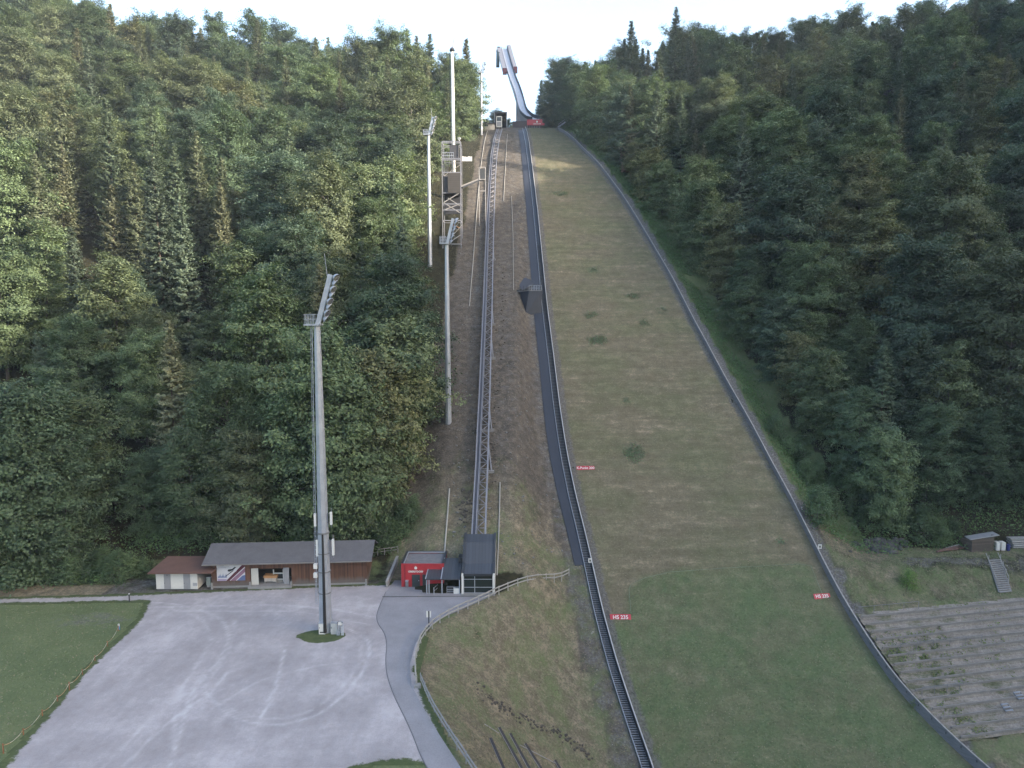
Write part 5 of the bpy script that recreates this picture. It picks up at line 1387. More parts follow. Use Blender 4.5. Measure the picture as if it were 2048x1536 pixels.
# ================================================================== RIGHT HAND SIDE
# hut with pale roof
g = at_ground(1962, 1104)
yf = at_ground(1945, 1105).y; x0, x1 = X(1943, 1105, yf), X(1992, 1100, yf); zg = Tz(x0, yf) - 0.1; xl0 = X(1936, 1100, yf + 2.2)
zr0, zr1 = zat(1078, yf), zat(1071, yf)
t = thing('brown_hut', 'brown timber hut with sloping pale metal roof at the right forest edge', 'hut', ((x0 + x1) / 2, yf, zg))
fr = [(x0, yf), (x1, yf + 0.7), (x1 - 0.4, yf + 3.3), (x0 - 0.4, yf + 2.6)]
zz = [zr0 - 0.12, zr1 - 0.1, zr1 - 0.75, zr0 - 0.75]
MB().hexa([(a, b_, zg) for a, b_ in fr], [(a, b_, z_) for (a, b_), z_ in zip(fr, zz)]).build('wall', HUTWOOD, t)
rr = [(X(1941, 1079, yf - 0.5), yf - 0.5, zat(1079, yf - 0.5)), (X(1999, 1070, yf + 0.2), yf + 0.2, zat(1070, yf + 0.2)), (X(1985, 1063, yf + 3.6), yf + 3.6, zat(1063, yf + 3.6)), (X(1929, 1072, yf + 2.9), yf + 2.9, zat(1072, yf + 2.9))]
MB().hexa([(a, b_, c - 0.12) for a, b_, c in rr], rr).build('roof', plain('pale sheet metal', (0.62, 0.62, 0.66), 0.4, 0.4, 0.1, 0.8), t)
mb = MB(); 
for fz in (0.52,): mb.bar((x0, yf - 0.03, zg + (zr0 - zg) * fz), (x1, yf + 0.67, zg + (zr1 - zg) * fz), 0.05, 0.1)
mb.build('batten', HUTWOOD, t)
for i, (pa_, pb_) in enumerate(((1993, 2000), (2003, 2011))):
    y = yf + 0.6; xa, xb = X(pa_, 1098, y), X(pb_, 1098, y); z0 = Tz(xa, y)
    t = thing('liquid_tank', ['left', 'right'][i] + ' one of the two white tanks beside the brown hut', 'tank', ((xa + xb) / 2, y, z0), 'white tanks beside the brown hut')
    zt_ = zat(1085, y)
    MB().box(xa, xb, y, y + 0.9, z0 + 0.12, max(zt_, z0 + 1.0)).build('body', WHITE, t); MB().box(xa, xb, y, y + 0.9, z0 - 0.1, z0 + 0.12).build('pallet', plain('dark red pallet', (0.15, 0.06, 0.06), 0.8), t)
    mb = MB()
    for k in range(3): z_ = z0 + 0.3 + 0.3 * k; mb.box(xa - 0.02, xb + 0.02, y - 0.025, y - 0.002, z_, z_ + 0.03)
    mb.build('cage', GALV, t)
y = yf + 0.9; xa = X(2013, 1098, y); z0 = Tz(xa, y)
tag(place(MB().tube([(xa + 0.3, y, z0), (xa + 0.3, y, z0 + 1.15)], 0.3, 12).build('blue_barrel', plain('dark blue barrel', (0.04, 0.05, 0.2), 0.4)), (xa + 0.3, y, z0)), 'dark blue barrel beside the white tanks', 'barrel')
p = at_ground(2042, 1098)
t = thing('plank_stack', 'stack of pale planks at the right picture edge beyond the tanks', 'plank stack', p)
for k in range(5):
    z_ = Tz(p.x, p.y) + 0.15 + k * 0.33; dx = random.uniform(-0.3, 0.3)
    MB().box(p.x - 1.3 + dx, p.x + 4.5 + dx, p.y - 0.1 + 0.15 * k, p.y + 1.8, z_, z_ + 0.22).build('plank_layer', plain('pale planks', (0.5, 0.48, 0.46), 0.7, 0, 0.25, 3) if k % 2 else OLDWOOD, t)
for i in range(4):
    a, c = at_ground(1874 + 6 * i, 1103 - 2 * i, 0.3), at_ground(1932, 1095 - 3 * i, 0.3)
    tag(place(MB().tube([a, c], 0.17, 8).build('timber_log', plain('reddish log', (0.17, 0.095, 0.075), 0.8, 0, 0.3, 2) if i < 3 else OLDWOOD), a), ['lowest reddish log lying left of the brown hut', 'second reddish log of the row left of the brown hut', 'third reddish log of the row left of the brown hut', 'uppermost greyer log of the row left of the brown hut'][i], 'log', 'logs beside the brown hut')
# wooden steps down the bank
a, c = at_ground(1989, 1122), at_ground(2010, 1186)
ws = thing('bank_steps', 'grey wooden steps with handrails down the right grassy bank', 'steps', c)
sd = Vector((TD[0], TD[1], 0)); NT = 16
a2, c2 = Vector((a.x, a.y, Tz(a.x, a.y) + 0.15)), Vector((c.x, c.y, Tz(c.x, c.y) + 0.2))
for k in range(NT):
    q = a2.lerp(c2, k / (NT - 1))
    MB().bar(q - sd * 1.15, q + sd * 1.15, 0.42, 0.09).build('tread', OLDWOOD, ws)
for s in (-1.2, 1.2):
    MB().bar(a2 + sd * s - Vector((0, 0, 0.1)), c2 + sd * s - Vector((0, 0, 0.1)), 0.1, 0.28).build('stringer', STEEL, ws)
    mb = MB(); top0 = a2 + sd * s + Vector((0, 0.8, 1.0)); mb.bar(top0, c2.lerp(a2, 0.25) + sd * s + Vector((0, 0, 1.0)), 0.09)
    for k in (0.0, 0.25, 0.5, 0.75): q = a2.lerp(c2, k) + sd * s; mb.bar(q, q + Vector((0, 0, 1.0)), 0.09)
    mb.build('handrail', OLDWOOD, ws)
# timber edges of the terraces, handrails
EN = ['uppermost', 'second', 'third', 'fourth', 'fifth', 'sixth', 'seventh', 'eighth', 'ninth', 'tenth', 'eleventh', 'twelfth', 'thirteenth', 'fourteenth', 'lowest']
EDGEW = plain('weathered terrace edging', (0.265, 0.25, 0.236), 0.8, 0, 0.25, 1.0, 0.2)
for k in range(NSTEP):
    d = k * DSTEP + 0.27 + DSTEP; z_ = -4 * S - 0.466 * (k * DSTEP + 0.3) - 0.05
    s0, s1 = terr_start(d) + 0.2, terr_end(d) - 1
    if k > 11: s1 = s0 + (s1 - s0) * (0.65 if k < 14 else 0.45)
    mb = MB(); n = 12
    for i in range(n):
        u0, u1 = s0 + (s1 - s0) * i / n, s0 + (s1 - s0) * (i + 1) / n - 0.02
        j = random.uniform(-0.03, 0.03)
        mb.bar(terr_pt(d, u0, z_ + j), terr_pt(d, u1, z_ + j), 0.13, 0.3)
    q = terr_pt(d, s0, z_)
    tag(place(mb.build('timber_edge', EDGEW), q), 'weathered timber edge of the %s spectator terrace from the top' % EN[k], 'terrace edge', 'timber edges of the terraces')
def handrail(k, f0, f1, n, label, rail=True):
    d = k * DSTEP + 0.6; z_ = -4 * S - 0.466 * (k * DSTEP + 0.3); s0 = terr_start(d)
    pts = [Vector(terr_pt(d, s0 + f0 + (f1 - f0) * i / (n - 1), z_)) for i in range(n)]
    t = thing('terrace_handrail', label, 'handrail', pts[0], 'handrails on the terraces')
    for p in pts: MB().bar(p - Vector((0, 0, 0.3)), p + Vector((0, 0, 1.05)), 0.055).build('post', STEEL, t)
    if rail: MB().bar(pts[0] + Vector((0, 0, 1.05)), pts[-1] + Vector((0, 0, 1.05)), 0.055).build('rail', STEEL, t)
handrail(0, 0.4, 11, 5, 'thin handrail on the uppermost terrace')
handrail(5, 3.0, 17, 6, 'thin handrail across the middle terraces')
handrail(10, 1.0, 7, 4, 'thin handrail on the lower terraces near the board wall')
for i, (px, py, lab) in enumerate([(2033, 1396, 'small set of three metal steps at the right edge of the lower terraces'), (2008, 1420, 'second small set of metal steps left of and below the other')]):
    p = at_ground(px, py); z_ = Tz(p.x, p.y) + 0.75
    t = thing('metal_steps', lab, 'steps', p, 'small metal steps on the lower terraces')
    for k in range(3):
        q = p + Vector((0.05 * k, -0.42 * k, 0)); 
        MB().bar(q + sd * -0.55 + Vector((0, 0, z_ - p.z - 0.2 * k)), q + sd * 0.55 + Vector((0, 0, z_ - p.z - 0.2 * k)), 0.24, 0.06).build('tread', GALV, t)
    for s in (-0.55, 0.55): MB().bar(p + sd * s + Vector((0, 0.1, z_ - p.z - 0.05)), p + sd * s + Vector((0.1, -0.95, z_ - p.z - 0.55)), 0.06, 0.16).build('stringer', STEEL, t)
# dark beams on the lower bank
for i, (pa_, ra, pb_, rb, lab) in enumerate([(981, 1478, 1010, 1545, 'leftmost of the dark beams on the lower bank'), (998, 1456, 1047, 1545, 'long dark beam second from left on the lower bank'), (1020, 1468, 1062, 1545, 'long dark beam third from left on the lower bank'),
                                  (1050, 1488, 1086, 1545, 'bent dark beam fourth from left on the lower bank'), (1109, 1521, 1124, 1545, 'short rightmost dark beam at the bottom edge')]):
    a, c = at_ground(pa_, ra, 0.15), at_ground(pb_, rb, 0.15)
    t = thing('terrace_beam', lab, 'beam', a, 'dark beams on the lower bank')
    MB().bar(a, c, 0.28, 0.34).build('beam', plain('dark old beam', (0.04, 0.038, 0.042), 0.8, 0, 0.4, 2, 0.2), t)
    MB().bar(a + Vector((-0.1, -0.12, 0.12)), c + Vector((-0.1, -0.12, 0.12)), 0.07, 0.05).build('edge_strip', OLDWOOD, t)
    mb = MB()
    for s in (0.15, 0.5, 0.85): q = a.lerp(c, s); mb.box(q.x - 0.1, q.x + 0.1, q.y - 0.1, q.y + 0.1, q.z - 0.8, q.z)
    mb.build('stakes', OLDWOOD, t)
for i, (pa_, ra, pb_, rb, lab) in enumerate([(969, 1448, 999, 1467, 'thin pale pole lying on the bank at the top of the dark beams'), (1040, 1490, 1110, 1526, 'thin pale pole lying across the right of the dark beams')]):
    a, c = at_ground(pa_, ra, 0.1), at_ground(pb_, rb, 0.1)
    tag(place(MB().tube([a, c], 0.05, 6).build('pole', OLDWOOD), a), lab, 'pole', 'pale poles on the lower bank')
def lumps(name, pts, smin, smax, mat, label, cat):
    V, Fc = [], []
    ico = np.array([(0, 0, 1), (0.89, 0, 0.45), (0.28, 0.85, 0.45), (-0.72, 0.53, 0.45), (-0.72, -0.53, 0.45), (0.28, -0.85, 0.45), (0.72, 0.53, -0.45), (-0.28, 0.85, -0.45), (-0.89, 0, -0.45), (-0.28, -0.85, -0.45), (0.72, -0.53, -0.45), (0, 0, -1)])
    fi = [(0, 1, 2), (0, 2, 3), (0, 3, 4), (0, 4, 5), (0, 5, 1), (1, 6, 2), (2, 7, 3), (3, 8, 4), (4, 9, 5), (5, 10, 1), (1, 10, 6), (2, 6, 7), (3, 7, 8), (4, 8, 9), (5, 9, 10), (6, 11, 7), (7, 11, 8), (8, 11, 9), (9, 11, 10), (10, 11, 6)]
    for p in pts:
        s = random.uniform(smin, smax); n = len(V)
        jit = RNG.uniform(0.7, 1.25, (12, 1)) * ico * np.array((s * random.uniform(0.8, 1.4), s, s * 0.7))
        V += [tuple(q + np.array((p[0], p[1], Tz(p[0], p[1]) + s * 0.2))) for q in jit]
        Fc += [tuple(n + k for k in f) for f in fi]
    o = link(name, np_mesh(name, V, Fc, mat, False, 3)); tag(o, label, cat, kind='stuff')
def scatter_px(n, cx_, cy_, rx, ry, rot=0):
    out = []
    for _ in range(n):
        a = random.gauss(0, 0.5), random.gauss(0, 0.5)
        p = at_ground(cx_ + rx * a[0] * math.cos(rot) - ry * a[1] * math.sin(rot), cy_ + rx * a[0] * math.sin(rot) + ry * a[1] * math.cos(rot)); out.append((p.x, p.y))
    return out
lumps('rubble', scatter_px(150, 1765, 1092, 45, 11), 0.3, 0.75, plain('dark boulder stone', (0.1, 0.098, 0.09), 0.9, 0, 0.5, 1.0, 0.4), 'heap of grey boulders at the right forest edge', 'rubble')
dl = []
for k in range(150):
    s = random.random(); p = at_ground(950 + (1190 - 950) * s + random.gauss(0, 4), 1372 + (1525 - 1372) * s + random.gauss(0, 5) + (10 * math.sin(s * 6))); dl.append((p.x, p.y))
lumps('rubble', dl, 0.06, 0.24, plain('dark earth clods', (0.085, 0.075, 0.062), 0.95, 0, 0.5, 1.5, 0.4), 'dark stones in a ditch crossing the lower bank', 'rubble')
cs = []
while len(cs) < 330:
    px, py = random.uniform(905, 1130), random.uniform(420, 1130)
    p = at_ground(px, py)
    if p.x < XL(p.y) - 4: cs.append((p.x, p.y))
lumps('rubble', cs, 0.08, 0.26, STONEMAT, 'loose stones scattered over the lift corridor', 'rubble')

gl_ = []  # dark clods added for the gully's shading, then a cluster for brush
for k in range(110):
    s = random.random(); p = at_ground(1010 + (984 - 1010) * s + random.gauss(0, 5), 520 + (970 - 520) * s + random.gauss(0, 4)); gl_.append((p.x, p.y))
for k in range(60): p = at_ground(932 + random.gauss(0, 9), 1015 + random.gauss(0, 22)); gl_.append((p.x, p.y))
lumps('rubble', gl_, 0.1, 0.3, plain('brown clods for gully shade and brush', (0.11, 0.095, 0.078), 0.95, 0, 0.5, 1.5, 0.4), 'dark earth clods along the gully beside the lift track', 'rubble')

# ================================================================== TREES
random.seed(23)
ALB_L = 1.4
def leaf_mat(name, trans=0.3, k=1.0):
    m = bpy.data.materials.new(name); m.use_nodes = True
    t = m.node_tree; t.nodes.clear()
    o = N(t, 'ShaderNodeOutputMaterial')
    oi = N(t, 'ShaderNodeObjectInfo'); g = N(t, 'ShaderNodeNewGeometry')
    v = ramp(t, g.outputs['Random Per Island'], [(0.0, 0.68 * k), (0.5, 0.97 * k), (1.0, 1.28 * k)])
    cl = ramp(t, noise(t, pos(t), 0.35, 3), [(0.3, 0.78), (0.7, 1.2)])
    c = mixc(t, 1.0, mixc(t, 1.0, mixc(t, 1.0, oi.outputs['Color'], (ALB_L, ALB_L, ALB_L), 'MULTIPLY'), v, 'MULTIPLY'), cl, 'MULTIPLY')
    d = N(t, 'ShaderNodeBsdfPrincipled'); d.inputs['Roughness'].default_value = 0.6; d.inputs['Specular IOR Level'].default_value = 0.25
    t.links.new(c, d.inputs['Base Color'])
    tr_ = N(t, 'ShaderNodeBsdfTranslucent')
    t.links.new(mixc(t, 1.0, c, (1.05, 1.15, 0.7), 'MULTIPLY'), tr_.inputs['Color'])
    mx = N(t, 'ShaderNodeMixShader'); mx.inputs[0].default_value = trans
    t.links.new(d.outputs[0], mx.inputs[1]); t.links.new(tr_.outputs[0], mx.inputs[2]); t.links.new(mx.outputs[0], o.inputs[0])
    return m
LEAF = leaf_mat('broad leaves', 0.3)
NEEDLE = leaf_mat('spruce needles', 0.12)
BARK = plain('grey brown bark', (0.13, 0.115, 0.1), 0.9, 0, 0.4, 2.0, 0.4, (1, 1, 0.3))
BARKS = plain('reddish spruce bark', (0.13, 0.095, 0.075), 0.9, 0, 0.4, 2.0, 0.4, (1, 1, 0.3))
def norm(a): return a / np.maximum(np.linalg.norm(a, axis=1, keepdims=True), 1e-6)
def leaf_quads(c, nrm, L, W, rg, along=None):
    n = len(c)
    r_ = rg.normal(size=(n, 3)) if along is None else along + rg.normal(size=(n, 3)) * 0.25
    tt = norm(r_ - (r_ * nrm).sum(1, keepdims=True) * nrm)
    bb = np.cross(nrm, tt)
    L = L[:, None]; W = W[:, None]
    v = np.stack([c - tt * L * 0.5, c + bb * W * 0.5 + tt * L * 0.05, c + tt * L * 0.5 - nrm * L * 0.12, c - bb * W * 0.5 + tt * L * 0.05], 1).reshape(-1, 3)
    return v, np.arange(4 * n).reshape(n, 4)
def tubes_np(paths, n=5):
    mb = MB()
    for pts, rad in paths: mb.tube(pts, rad, n, False)
    return mb
def broad_tree(seed, Ht, Rad, base=0.15, nl=40, dens=60, leaf=0.42, dome=0.6):
    """trunk, forked limbs and layered leaf sprays: an uneven rounded crown made of several lobes"""
    rg = np.random.default_rng(seed); paths = []; C, NN, LL_ = [], [], []
    bend = rg.normal(size=2) * 0.6
    trunk = lambda s: np.array((bend[0] * math.sin(s * 2.2), bend[1] * (math.sin(s * 2.2 + 1) - 0.84), Ht * s))
    paths.append(([trunk(s) for s in np.linspace(-0.03, 0.9, 8)], list(np.linspace(0.36, 0.06, 8) * Ht / 28)))
    lobe = rg.uniform(0.72, 1.25, 7)
    az = rg.uniform(0, 6.28)
    for i in range(nl):
        s = base + (0.93 - base) * ((i + rg.uniform(0, 0.9)) / nl)
        q = (s - base) / (1 - base)
        prof = 0.72 + 0.28 * math.sin(min(q / dome, 1) * 1.57) if q < dome else math.cos((q - dome) / (1 - dome) * 1.5) ** 0.6
        az += 2.4 + rg.normal() * 0.35
        ln = Rad * max(prof, 0.2) * rg.uniform(0.7, 1.12) * lobe[int((az % 6.283) / 6.284 * 7)]
        el = R(4 + 58 * q ** 1.3 + rg.normal() * 9)
        p0 = trunk(s); dr = np.array((math.cos(az) * math.cos(el), math.sin(az) * math.cos(el), math.sin(el)))
        droop = ln * (0.3 - 0.26 * q)
        P_ = lambda w: p0 + dr * ln * w - np.array((0, 0, droop * w * w))
        paths.append(([P_(w) for w in (0, 0.4, 0.8)], [0.1 * Ht / 28, 0.06, 0.025]))
        nc = max(4, int(2 + ln * 1.25))
        sidev = np.array((-math.sin(az), math.cos(az), 0))
        for j in range(nc):
            w = rg.uniform(0.3, 1.04) if j else 1.0
            off = sidev * rg.normal() * ln * 0.3 * (0.35 + w)
            cc = P_(w) + off + np.array((0, 0, rg.normal() * 0.45))
            rr = rg.uniform(0.7, 1.5) * (0.6 + 0.4 * Rad / 6)
            m_ = int(dens * rr * rr * rg.uniform(0.6, 1.25))
            rad_ = dr * np.array((1, 1, 0.25)); rad_ = rad_ / max(np.linalg.norm(rad_), 1e-3)
            a1, a2 = rg.normal(size=m_) * 0.75 * rr, rg.normal(size=m_) * 0.5 * rr
            u_ = rad_ * a1[:, None] + sidev * a2[:, None]
            u_[:, 2] += rg.normal(size=m_) * 0.3 * rr - 0.2 * (a1 ** 2 + a2 ** 2) / rr
            out = norm(u_ + (cc - np.array((0, 0, Ht * 0.5))) * 0.15)
            C.append(cc + u_); NN.append(norm(np.array((0, 0, 0.62)) + out * 0.62 + rg.normal(size=(m_, 3)) * 0.38))
            LL_.append(rg.uniform(0.65, 1.35, m_) * leaf)
    c = np.concatenate(C); nn = np.concatenate(NN); l_ = np.concatenate(LL_)
    v, f = leaf_quads(c, nn, l_, l_ * 0.6, rg)
    return v, f, tubes_np(paths)
def spruce(seed, Ht, Rad, base=0.1, gap=0.62, sag=0.3, thin=1.0):
    rg = np.random.default_rng(seed); paths = [([np.array((0, 0, Ht * s)) for s in (-0.02, 0.3, 0.7, 0.995)], [0.24 * Ht / 28, 0.17 * Ht / 28, 0.08, 0.02])]
    C, NN, AL, L_, W_ = [], [], [], [], []
    z = Ht * base
    while z < Ht * 0.985:
        q = z / Ht; nb = rg.integers(6, 9)
        for b_ in range(nb):
            az = rg.uniform(0, 6.28); ln = (Rad * (1 - q) ** 0.66 * rg.uniform(0.6, 1.15) + 0.22) * thin
            up = R(-14 + 45 * q + rg.normal() * 7); zz = z + rg.normal() * 0.15
            dr = np.array((math.cos(az) * math.cos(up), math.sin(az) * math.cos(up), math.sin(up))); sd = np.array((-math.sin(az), math.cos(az), 0))
            n = max(3, int(ln / 0.22)); w = np.linspace(0.12, 1, n)
            tip = np.array((0, 0, -1.0)) * sag * ln
            pc = np.array((0, 0, zz)) + dr * (w * ln)[:, None] + tip * (np.sin(w * 2.6) ** 2 * 0.9)[:, None] * (1 - q)
            for sg in (-1, 1, 0):
                a_ = dr * 0.6 + sd * sg * 0.9 + np.array((0, 0, -0.25 - 0.5 * (1 - q) * (sg == 0)))
                a_ = a_ / np.linalg.norm(a_)
                k_ = np.interp(w, [0, 0.5, 1], [0.5, 0.62, 0.3]) * rg.uniform(0.7, 1.25, n) * (0.6 + 0.4 * (1 - q))
                C.append(pc + a_ * (k_ * 0.4)[:, None] + rg.normal(size=(n, 3)) * 0.06)
                nv = np.array((0, 0, 1.0)) + dr * 0.35 + rg.normal(size=(n, 3)) * 0.35
                NN.append(norm(nv)); AL.append(np.repeat(a_[None], n, 0)); L_.append(k_ * 1.25); W_.append(k_ * 0.8)
        z += 0.8 * gap * rg.uniform(0.75, 1.2) * (0.65 + 0.35 * (1 - q))
    c = np.concatenate(C)
    v, f = leaf_quads(c, np.concatenate(NN), np.concatenate(L_), np.concatenate(W_), rg, np.concatenate(AL))
    return v, f, tubes_np(paths)
def proto(kind, i, res, lm_, bm):
    v, f, mb = res
    cm = np_mesh(kind + '_crown', v, f, lm_)
    tm = bpy.data.meshes.new(kind + '_trunk'); tm.from_pydata(mb.v, [], mb.f); tm.materials.append(bm)
    return cm, tm
PRO = {'beech_tree': [proto('beech', i, broad_tree(20 + i, h_, r_, b_, nl_, dn_ + 12, 0.42, dm), LEAF, BARK) for i, (h_, r_, b_, nl_, dn_, dm) in enumerate(
           [(28, 8.0, 0.12, 60, 66, 0.55), (32, 7.8, 0.13, 66, 66, 0.5), (27, 7.4, 0.1, 56, 66, 0.62), (32, 6.8, 0.12, 62, 66, 0.48), (29, 8.2, 0.12, 60, 66, 0.58),
            (25, 7.6, 0.015, 60, 46, 0.45), (28, 7.4, 0.015, 66, 46, 0.4)])],
       'maple_tree': [proto('maple', i, broad_tree(40 + i, h_, r_, b_, nl_, dn_ + 10, 0.47, dm), LEAF, BARK) for i, (h_, r_, b_, nl_, dn_, dm) in enumerate(
           [(26, 7.0, 0.12, 46, 50, 0.5), (29, 6.6, 0.16, 50, 50, 0.45), (24, 7.2, 0.1, 44, 50, 0.6), (27, 7.8, 0.12, 48, 50, 0.55), (23, 6.8, 0.015, 54, 38, 0.42)])],
       'spruce_tree': [proto('spruce', i, spruce(60 + i, h_, r_, b_, g_, s_), NEEDLE, BARKS) for i, (h_, r_, b_, g_, s_) in enumerate(
           [(31, 4.6, 0.1, 0.62, 0.3), (28, 4.0, 0.08, 0.6, 0.25), (33, 5.2, 0.14, 0.7, 0.36), (25, 3.6, 0.06, 0.55, 0.22)])],
       'shrub': [proto('shrub', i, broad_tree(80 + i, h_, r_, 0.02, 24, 70, 0.26, 0.45), LEAF, BARK) for i, (h_, r_) in enumerate([(4.2, 1.9), (6.5, 2.2), (3.0, 2.2)])]}
TINT = {'beech_tree': [((0.058, 0.086, 0.048), 'dark green'), ((0.08, 0.11, 0.056), 'mid green'), ((0.054, 0.08, 0.053), 'blue green'), ((0.088, 0.106, 0.06), 'olive green')],
        'maple_tree': [((0.1, 0.125, 0.064), 'pale green'), ((0.112, 0.12, 0.06), 'yellowish green'), ((0.086, 0.116, 0.058), 'fresh green')],
        'spruce_tree': [((0.07, 0.095, 0.058), 'dark green'), ((0.095, 0.112, 0.066), 'olive'), ((0.105, 0.112, 0.066), 'yellowish'), ((0.085, 0.112, 0.076), 'grey green')],
        'shrub': [((0.068, 0.098, 0.046), 'bright green'), ((0.056, 0.084, 0.042), 'mid green')]}
def plant(kind, x, y, sc, var, tint, label, cat, group, zoff=-0.3, named=None):
    cm, tm = PRO[kind][var]
    t = thing(named or kind, label, cat, (x, y, Tz(x, y) + zoff), group)
    t.rotation_euler = (random.gauss(0, 0.02), random.gauss(0, 0.02), random.uniform(0, 6.28)); t.scale = (sc * random.uniform(0.92, 1.08),) * 2 + (sc,)
    c = bpy.data.objects.new('crown', cm); COL.objects.link(c); c.parent = t
    j = random.uniform(0.74, 1.22)
    c.color = (tint[0] * j, tint[1] * j, tint[2] * j, 1)
    k = bpy.data.objects.new('trunk', tm); COL.objects.link(k); k.parent = t
    return t
LB = [(98, -60), (103, -30), (106, -27), (110, -25), (128, -21.5), (140, -20.5), (160, -24), (187, -29), (226, -37), (238, -28), (250, -20), (300, -17), (420, -21)]
RB_ = [(120, 21), (132, 16.5), (160, 13.5), (200, 10), (240, 7.5), (280, 6), (300, 6)]
def in_left(x, y):
    if x > np.interp(y, [q[0] for q in LB], [q[1] for q in LB]): return False
    if -64 < x < -20 and y < 112.5: return False
    if y < (104 if x < -64 else 108): return False
    if y > 300 and x > -0.04 * y - 5: return False
    return True
def in_right(x, y):
    if y < 300:
        if x < float(XR(y)) + np.interp(y, [q[0] for q in RB_], [q[1] for q in RB_]): return False
        if y < 123 + (9 if x > 64 else 0): return False
        return True
    return x > 0.012 * y + 17 and (y > 304)
CANDS = []
rows = [107 + 11.6 * k for k in range(24)]
for ri, ry in enumerate(rows):
    for side in (0, 1):
        x = -260.0 if side == 0 else 8.0
        while x < (2 if side == 0 else 270):
            sp_ = random.uniform(9.8, 14.0)
            yy = ry + random.uniform(-4.2, 4.2); xx = x + random.uniform(-1.5, 1.5)
            x += sp_
            if not (in_left if side == 0 else in_right)(xx, yy): continue
            g = Tz(xx, yy); ht = 29
            px, py, _ = proj((xx, yy, g + ht)); bx, by, _ = proj((xx, yy, g))
            if px < -70 or px > 2118 or py > 1500: continue
            if yy > 330 and side == 0 and xx < -150: pass
            CANDS.append((side, ri, xx, yy, px, py))
for k_, y in enumerate(np.arange(127, 292, 8.0)):
    yy = y + random.uniform(-1.5, 1.5); xx = float(XR(yy)) + float(np.interp(yy, [q[0] for q in RB_], [q[1] for q in RB_])) + random.uniform(0, 2.5)
    px, py, _ = proj((xx, yy, Tz(xx, yy) + 26)); CANDS.append((1, -2, xx, yy, px, py))
for k_, y in enumerate(np.arange(114, 296, 8.5)):
    yy = y + random.uniform(-1.5, 1.5); xx = float(np.interp(yy, [q[0] for q in LB], [q[1] for q in LB])) - random.uniform(0, 2.5)
    px, py, _ = proj((xx, yy, Tz(xx, yy) + 26)); CANDS.append((0, -2, xx, yy, px, py))
def species(side, xx, yy, px, py):
    if side == 0 and 80 < px < 465 and 240 < py < 460 and random.random() < 0.9: return 'spruce_tree'
    pr_ = 0.2 + (0.22 if py < 170 else 0) + (0.12 if side == 0 and 780 < px < 900 and py < 400 else 0)
    if side == 0 and py > 520: pr_ = 0.1
    if side == 1 and py > 420: pr_ = 0.06
    if random.random() < pr_: return 'spruce_tree'
    return 'maple_tree' if random.random() < 0.4 else 'beech_tree'
TREES = [(c[0], c[1], species(c[0], *c[2:]), *c[2:]) for c in CANDS]
xx = -140.0
while xx < -23:
    yy = (105.5 if xx < -64 else 112.8) + random.uniform(-0.6, 1.2) + (1.5 if xx > -34 else 0)
    px, py, _ = proj((xx, yy, 25))
    if px > -60: TREES.append((0, -1, random.choice(('beech_tree', 'beech_tree', 'maple_tree')), xx, yy, px, py))
    xx += random.uniform(7.5, 10.5)
xx = 70.0
while xx < 110:
    yy = 131.5 + random.uniform(-0.5, 1); px, py, _ = proj((xx, yy, 25))
    if px < 2110: TREES.append((1, -1, 'beech_tree', xx, yy, px, py))
    xx += random.uniform(8, 11)
ORD = ['first', 'second', 'third', 'fourth', 'fifth', 'sixth', 'seventh', 'eighth', 'ninth', 'tenth', 'eleventh', 'twelfth', 'thirteenth', 'fourteenth', 'fifteenth', 'sixteenth', 'seventeenth', 'eighteenth', 'nineteenth', 'twentieth']
ORD += ['twenty-' + q for q in ORD[:9]] + ['thirtieth'] + ['thirty-' + q for q in ORD[:9]]
from collections import defaultdict
buck = defaultdict(list)
for q in TREES: buck[(q[0], q[1], q[2])].append(q)
firstrow = {s: -1 for s in (0, 1)}
NT_ = defaultdict(int)
for (side, ri, kind), lst in sorted(buck.items()):
    lst.sort(key=lambda q: q[5])
    for i, q in enumerate(lst):
        _, _, _, xx, yy, px, py = q
        tint, tn = random.choice(TINT[kind]); var = random.randrange(len(PRO[kind]))
        sc = random.choice((random.uniform(0.62, 0.76), random.uniform(0.82, 1.0), random.uniform(0.85, 1.02), random.uniform(1.08, 1.24)))
        if yy > 285 or py < 170: sc = random.uniform(0.82, 1.08)
        if ri == -2 and side == 1 and yy < 240: sc = random.uniform(0.6, 0.82)
        if ri == -1: sc *= 0.86
        fringe = ri <= 1 or (side == 1 and yy < 300 and xx < float(XR(yy)) + 22) or (side == 0 and xx > np.interp(yy, [q_[0] for q_ in LB], [q_[1] for q_ in LB]) - 9)
        if kind == 'beech_tree': var = random.choice((5, 6)) if fringe else random.randrange(5)
        if kind == 'maple_tree': var = 4 if fringe else random.randrange(4)
        if kind == 'maple_tree': sc *= 0.97
        if side == 1 and yy > 296 and px < 1130: sc = random.uniform(0.85, 1.1)
        if yy > 282 and px < 1450: sc *= 1.2
        if kind == 'spruce_tree' and side == 0 and 80 < px < 465 and 240 < py < 460: sc = random.uniform(1.0, 1.28)
        elif side == 0 and 60 < px < 480 and 440 < py < 640: sc *= 0.82
        if side == 1 and yy > 285 and px < 1260: sc *= 0.8
        sz = 'small' if sc < 0.87 else ('tall' if sc > 1.0 else '')
        nm = kind.split('_')[0]
        rown = ri - firstrow[side]
        rl = 'edge row beside the clearing' if rown < 0 else 'lowest row' if rown == 0 else ORD[rown] + ' row up'
        lab = ' '.join(w for w in f"{sz} {tn} {nm}, {ORD[i]} {nm} from left, {rl}, {'left' if side == 0 else 'right'} forest".split())
        plant(kind, xx, yy, sc, var, tint, lab, nm, f"{nm}es on the wooded slopes" if nm == 'beech' else f"{nm}s on the wooded slopes", -0.4)
        NT_[kind] += 1
print('TREES', dict(NT_))
